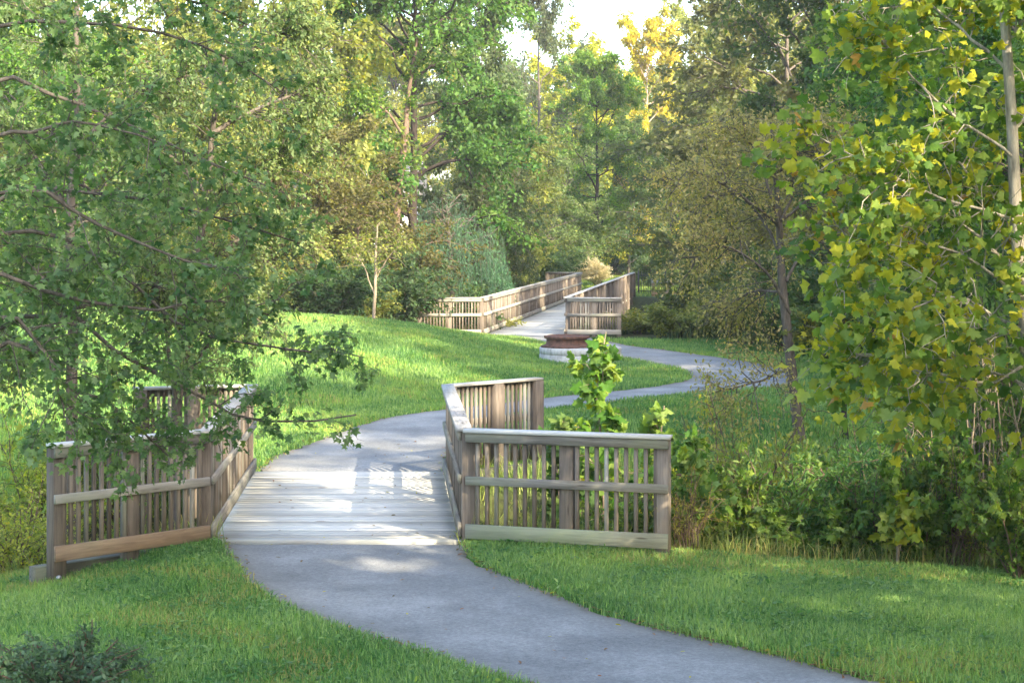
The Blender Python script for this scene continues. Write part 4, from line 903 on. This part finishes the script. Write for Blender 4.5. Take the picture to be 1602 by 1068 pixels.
# ------------------------------------------------------------------ lawn, fringe and litter (uncountable)
def blades(name, n_try, sampler, h, wd, col, turned, seed, keep=None, lean=.35, segs=2, pl=0.18):
    r_ = R_(seed); x, y = sampler(r_, n_try)
    ok = ~on_hard(x + r_.normal(0, .035, len(x)), y + r_.normal(0, .035, len(x)))
    if keep is not None: ok &= keep(x, y, r_)
    ok &= (np.hypot(x - RING_C[0], y - RING_C[1]) > 1.08)
    x, y = x[ok], y[ok]; n = len(x)
    pn = np.sin(x * 2.1 + 1.7 * np.sin(y * 1.3)) * np.sin(y * 1.9 + 1.1 * np.sin(x * 1.7)); pn2 = np.sin(x * .7 + y * .5 + 2 * np.sin(y * .31)) 
    hh = h * r_.uniform(.5, 1.2, n) * (1 + pl * pn); a = r_.uniform(0, 2 * np.pi, n); ln = np.abs(r_.normal(0, lean, n))
    base = np.stack([x, y, ground(x, y) - .012], -1); dr = np.stack([np.cos(a), np.sin(a), 0 * a], -1); sd = np.stack([-np.sin(a), np.cos(a), 0 * a], -1)
    f = r_.uniform(0, 2 * np.pi, n); sd = np.stack([np.cos(f), np.sin(f), 0 * f], -1)
    ww = (wd * r_.uniform(.6, 1.3, n))[:, None]; H1 = hh[:, None]; up = np.array([0, 0, 1.])
    p0 = base - sd * ww; p1 = base + sd * ww
    m0 = base + up * H1 * .6 + dr * H1 * ln[:, None] * .45; tpv = base + up * H1 * (1 - .35 * ln[:, None]) + dr * H1 * ln[:, None] * 1.1
    V = np.stack([p0, p1, m0 + sd * ww * .75, m0 - sd * ww * .75, tpv], 1).reshape(-1, 3)
    k = (np.arange(n) * 5)[:, None]
    Q = k + np.array([[0, 1, 2, 3]]); Tt = k + np.array([[3, 2, 4]])
    var = np.clip(.5 + .2 * pn + .16 * pn2 + r_.normal(0, .26, n), 0, 1); pt = .5 + .5 * np.sin(x * 1.6 + y * .9 + 1.9 * np.sin(x * .8 + 1) + 1.3 * np.sin(y * 2.3)); v2 = np.clip(r_.random(n) * .62 + .38 * pt**2, 0, 1)
    me = mk_mesh(name, V, [Q, Tt], {'var': ('FACE', 'FLOAT', np.concatenate([var, var])), 'var2': ('FACE', 'FLOAT', np.concatenate([v2, v2]))}, M_GRASS)
    o = ob(name, me); o.color = (*col, turned); tag(o, kind='stuff'); return o
def frustum(y0, y1, mx=1.1, power=1.0):
    def f(r_, n):
        y = y0 + (y1 - y0) * r_.random(n)**power; x = (r_.random(n) * 2 - 1) * y * .2861 * mx; return x, y
    return f
def notwild(lim):
    return lambda x, y, r_: wildness(x, y) < lim * r_.uniform(.6, 1.6, len(x))
o = blades('lawn_grass', 330000, frustum(11.6, 18.6, 1.08), .105, .0042, (.14, .275, .055), .26, 201, notwild(.5), lean=.55); tag(o, 'short green lawn grass on both sides of the near path', 'grass')
o = blades('lawn_grass', 520000, frustum(23, 52, 1.05), .10, .007, (.13, .255, .048), .2, 202, notwild(.5)); tag(o, 'bright green lawn grass over the mound and along the winding path', 'grass')
o = blades('lawn_grass', 60000, lambda r_, n: (r_.uniform(-4, 16, n), r_.uniform(84, 150, n)), .12, .02, (.12, .19, .025), .1, 203, lambda x, y, r_: wildness(x, y) < .6); tag(o, 'sunlit lawn grass beyond the long bridge', 'grass')
o = blades('tall_grass', 130000, frustum(16.3, 26, 1.1), .36, .0045, (.17, .24, .05), .3, 204, lambda x, y, r_: (wildness(x, y) > .06) & (wildness(x, y) < .97) | (wildness(x, y) >= .95) & (r_.random(len(x)) < .07), .5); tag(o, 'unmown tall grass along the edge of the brushy ditch', 'grass')
o = blades('tall_grass', 70000, lambda r_, n: (r_.uniform(-8, 16, n), r_.uniform(51, 80, n)), .5, .012, (.075, .11, .03), .2, 205, lambda x, y, r_: (wildness(x, y) > .3) & ((y > 54.3) | (np.abs(x) > 4.5)), .5); tag(o, 'rank grass in the valley under the long bridge', 'grass')

def litter(name, n, sampler, size, seed, label, keep, z0=.03):
    r_ = R_(seed); x, y = sampler(r_, n); ok = keep(x, y, r_); x, y = x[ok], y[ok]; n = len(x)
    P = np.stack([x, y, np.where(in_poly(x, y, DECK1) | in_poly(x, y, DECK2), .03, ground(x, y) + z0)], -1)
    v = leaves(P, r_.normal(0, 1, (n, 3)) * np.array([1, 1, .15]), np.array([0, 0, 1.]) + r_.normal(0, .25, (n, 3)), size * r_.uniform(.5, 1.3, n), T_OV, r_.random(n), r_.random(n))
    o = ob(name, crown_mesh(name, [v])); o.color = (.16, .10, .045, .25); tag(o, label, 'leaf litter', kind='stuff')
def near_edge(x, y, r_):
    m = np.full(len(x), 9.0)
    for L, R in PATHS[:2]:
        for E in (L, R):
            m = np.minimum(m, np.min(np.hypot(x[:, None] - E[None, :, 0], y[:, None] - E[None, :, 1]), 1))
    on = on_hard(x, y)
    return (m < np.abs(r_.normal(0, .075, len(x)))) | (on & (r_.random(len(x)) < .007))
litter('fallen_leaves', 60000, frustum(12, 26, 1.0), .045, 211, 'dry fallen leaves along the path edges and on the deck', near_edge)
def weeds(name, nc, sampler, seed, label):
    r_ = R_(seed); cx, cy = sampler(r_, nc); ok = (wildness(cx, cy) < .4) & ~on_hard(cx, cy); cx, cy = cx[ok], cy[ok]; m = len(cx); k = 46
    sg = r_.uniform(.05, .22, (m, 1)); x = (cx[:, None] + r_.normal(0, 1, (m, k)) * sg).ravel(); y = (cy[:, None] + r_.normal(0, 1, (m, k)) * sg).ravel(); n = len(x)
    P = np.stack([x, y, ground(x, y) + r_.uniform(.03, .085, n)], -1); keep = ~on_hard(x, y); P = P[keep]; n = len(P)
    cv = np.repeat(r_.random((m, 1)), k, 1).ravel()[keep]
    v = leaves(P, r_.normal(0, 1, (n, 3)) * np.array([1, 1, .3]), np.array([0, 0, 1.]) + r_.normal(0, .35, (n, 3)), .045 * r_.uniform(.5, 1.3, n), T_OV, .5 * cv + .5 * r_.random(n), r_.random(n))
    o = ob(name, crown_mesh(name, [v])); o.color = (.11, .22, .065, .05); tag(o, label, 'weeds', kind='stuff')
weeds('lawn_weeds', 420, frustum(11.8, 18.4, 1.0), 221, 'clover and broad leaved weeds scattered through the near lawn')
weeds('lawn_weeds', 700, frustum(25, 46, 1.0), 222, 'clover and broad leaved weeds scattered over the mound')
litter('fallen_leaves', 9000, frustum(26, 50, .7), .07, 212, 'dry fallen leaves along the edges of the winding path', near_edge)

# ------------------------------------------------------------------ air
m = MB(); hm, ht, HN, hout = new_mat('haze_air')
pv = HN('ShaderNodeVolumePrincipled'); pv.inputs['Color'].default_value = (.93, .96, 1, 1); pv.inputs['Density'].default_value = 0.00035
ht.links.new(pv.outputs[0], hout.inputs['Volume'])
hv = np.array([(x, y, z) for x in (-120, 120) for y in (-60, 230) for z in (-4, 30)], float)
hz_ = ob('haze', mk_mesh('haze', hv, [np.array([(0, 1, 3, 2), (4, 6, 7, 5), (0, 4, 5, 1), (2, 3, 7, 6), (0, 2, 6, 4), (1, 5, 7, 3)])], None, hm)); tag(hz_, 'thin pale haze filling the woodland air', 'haze', kind='stuff')
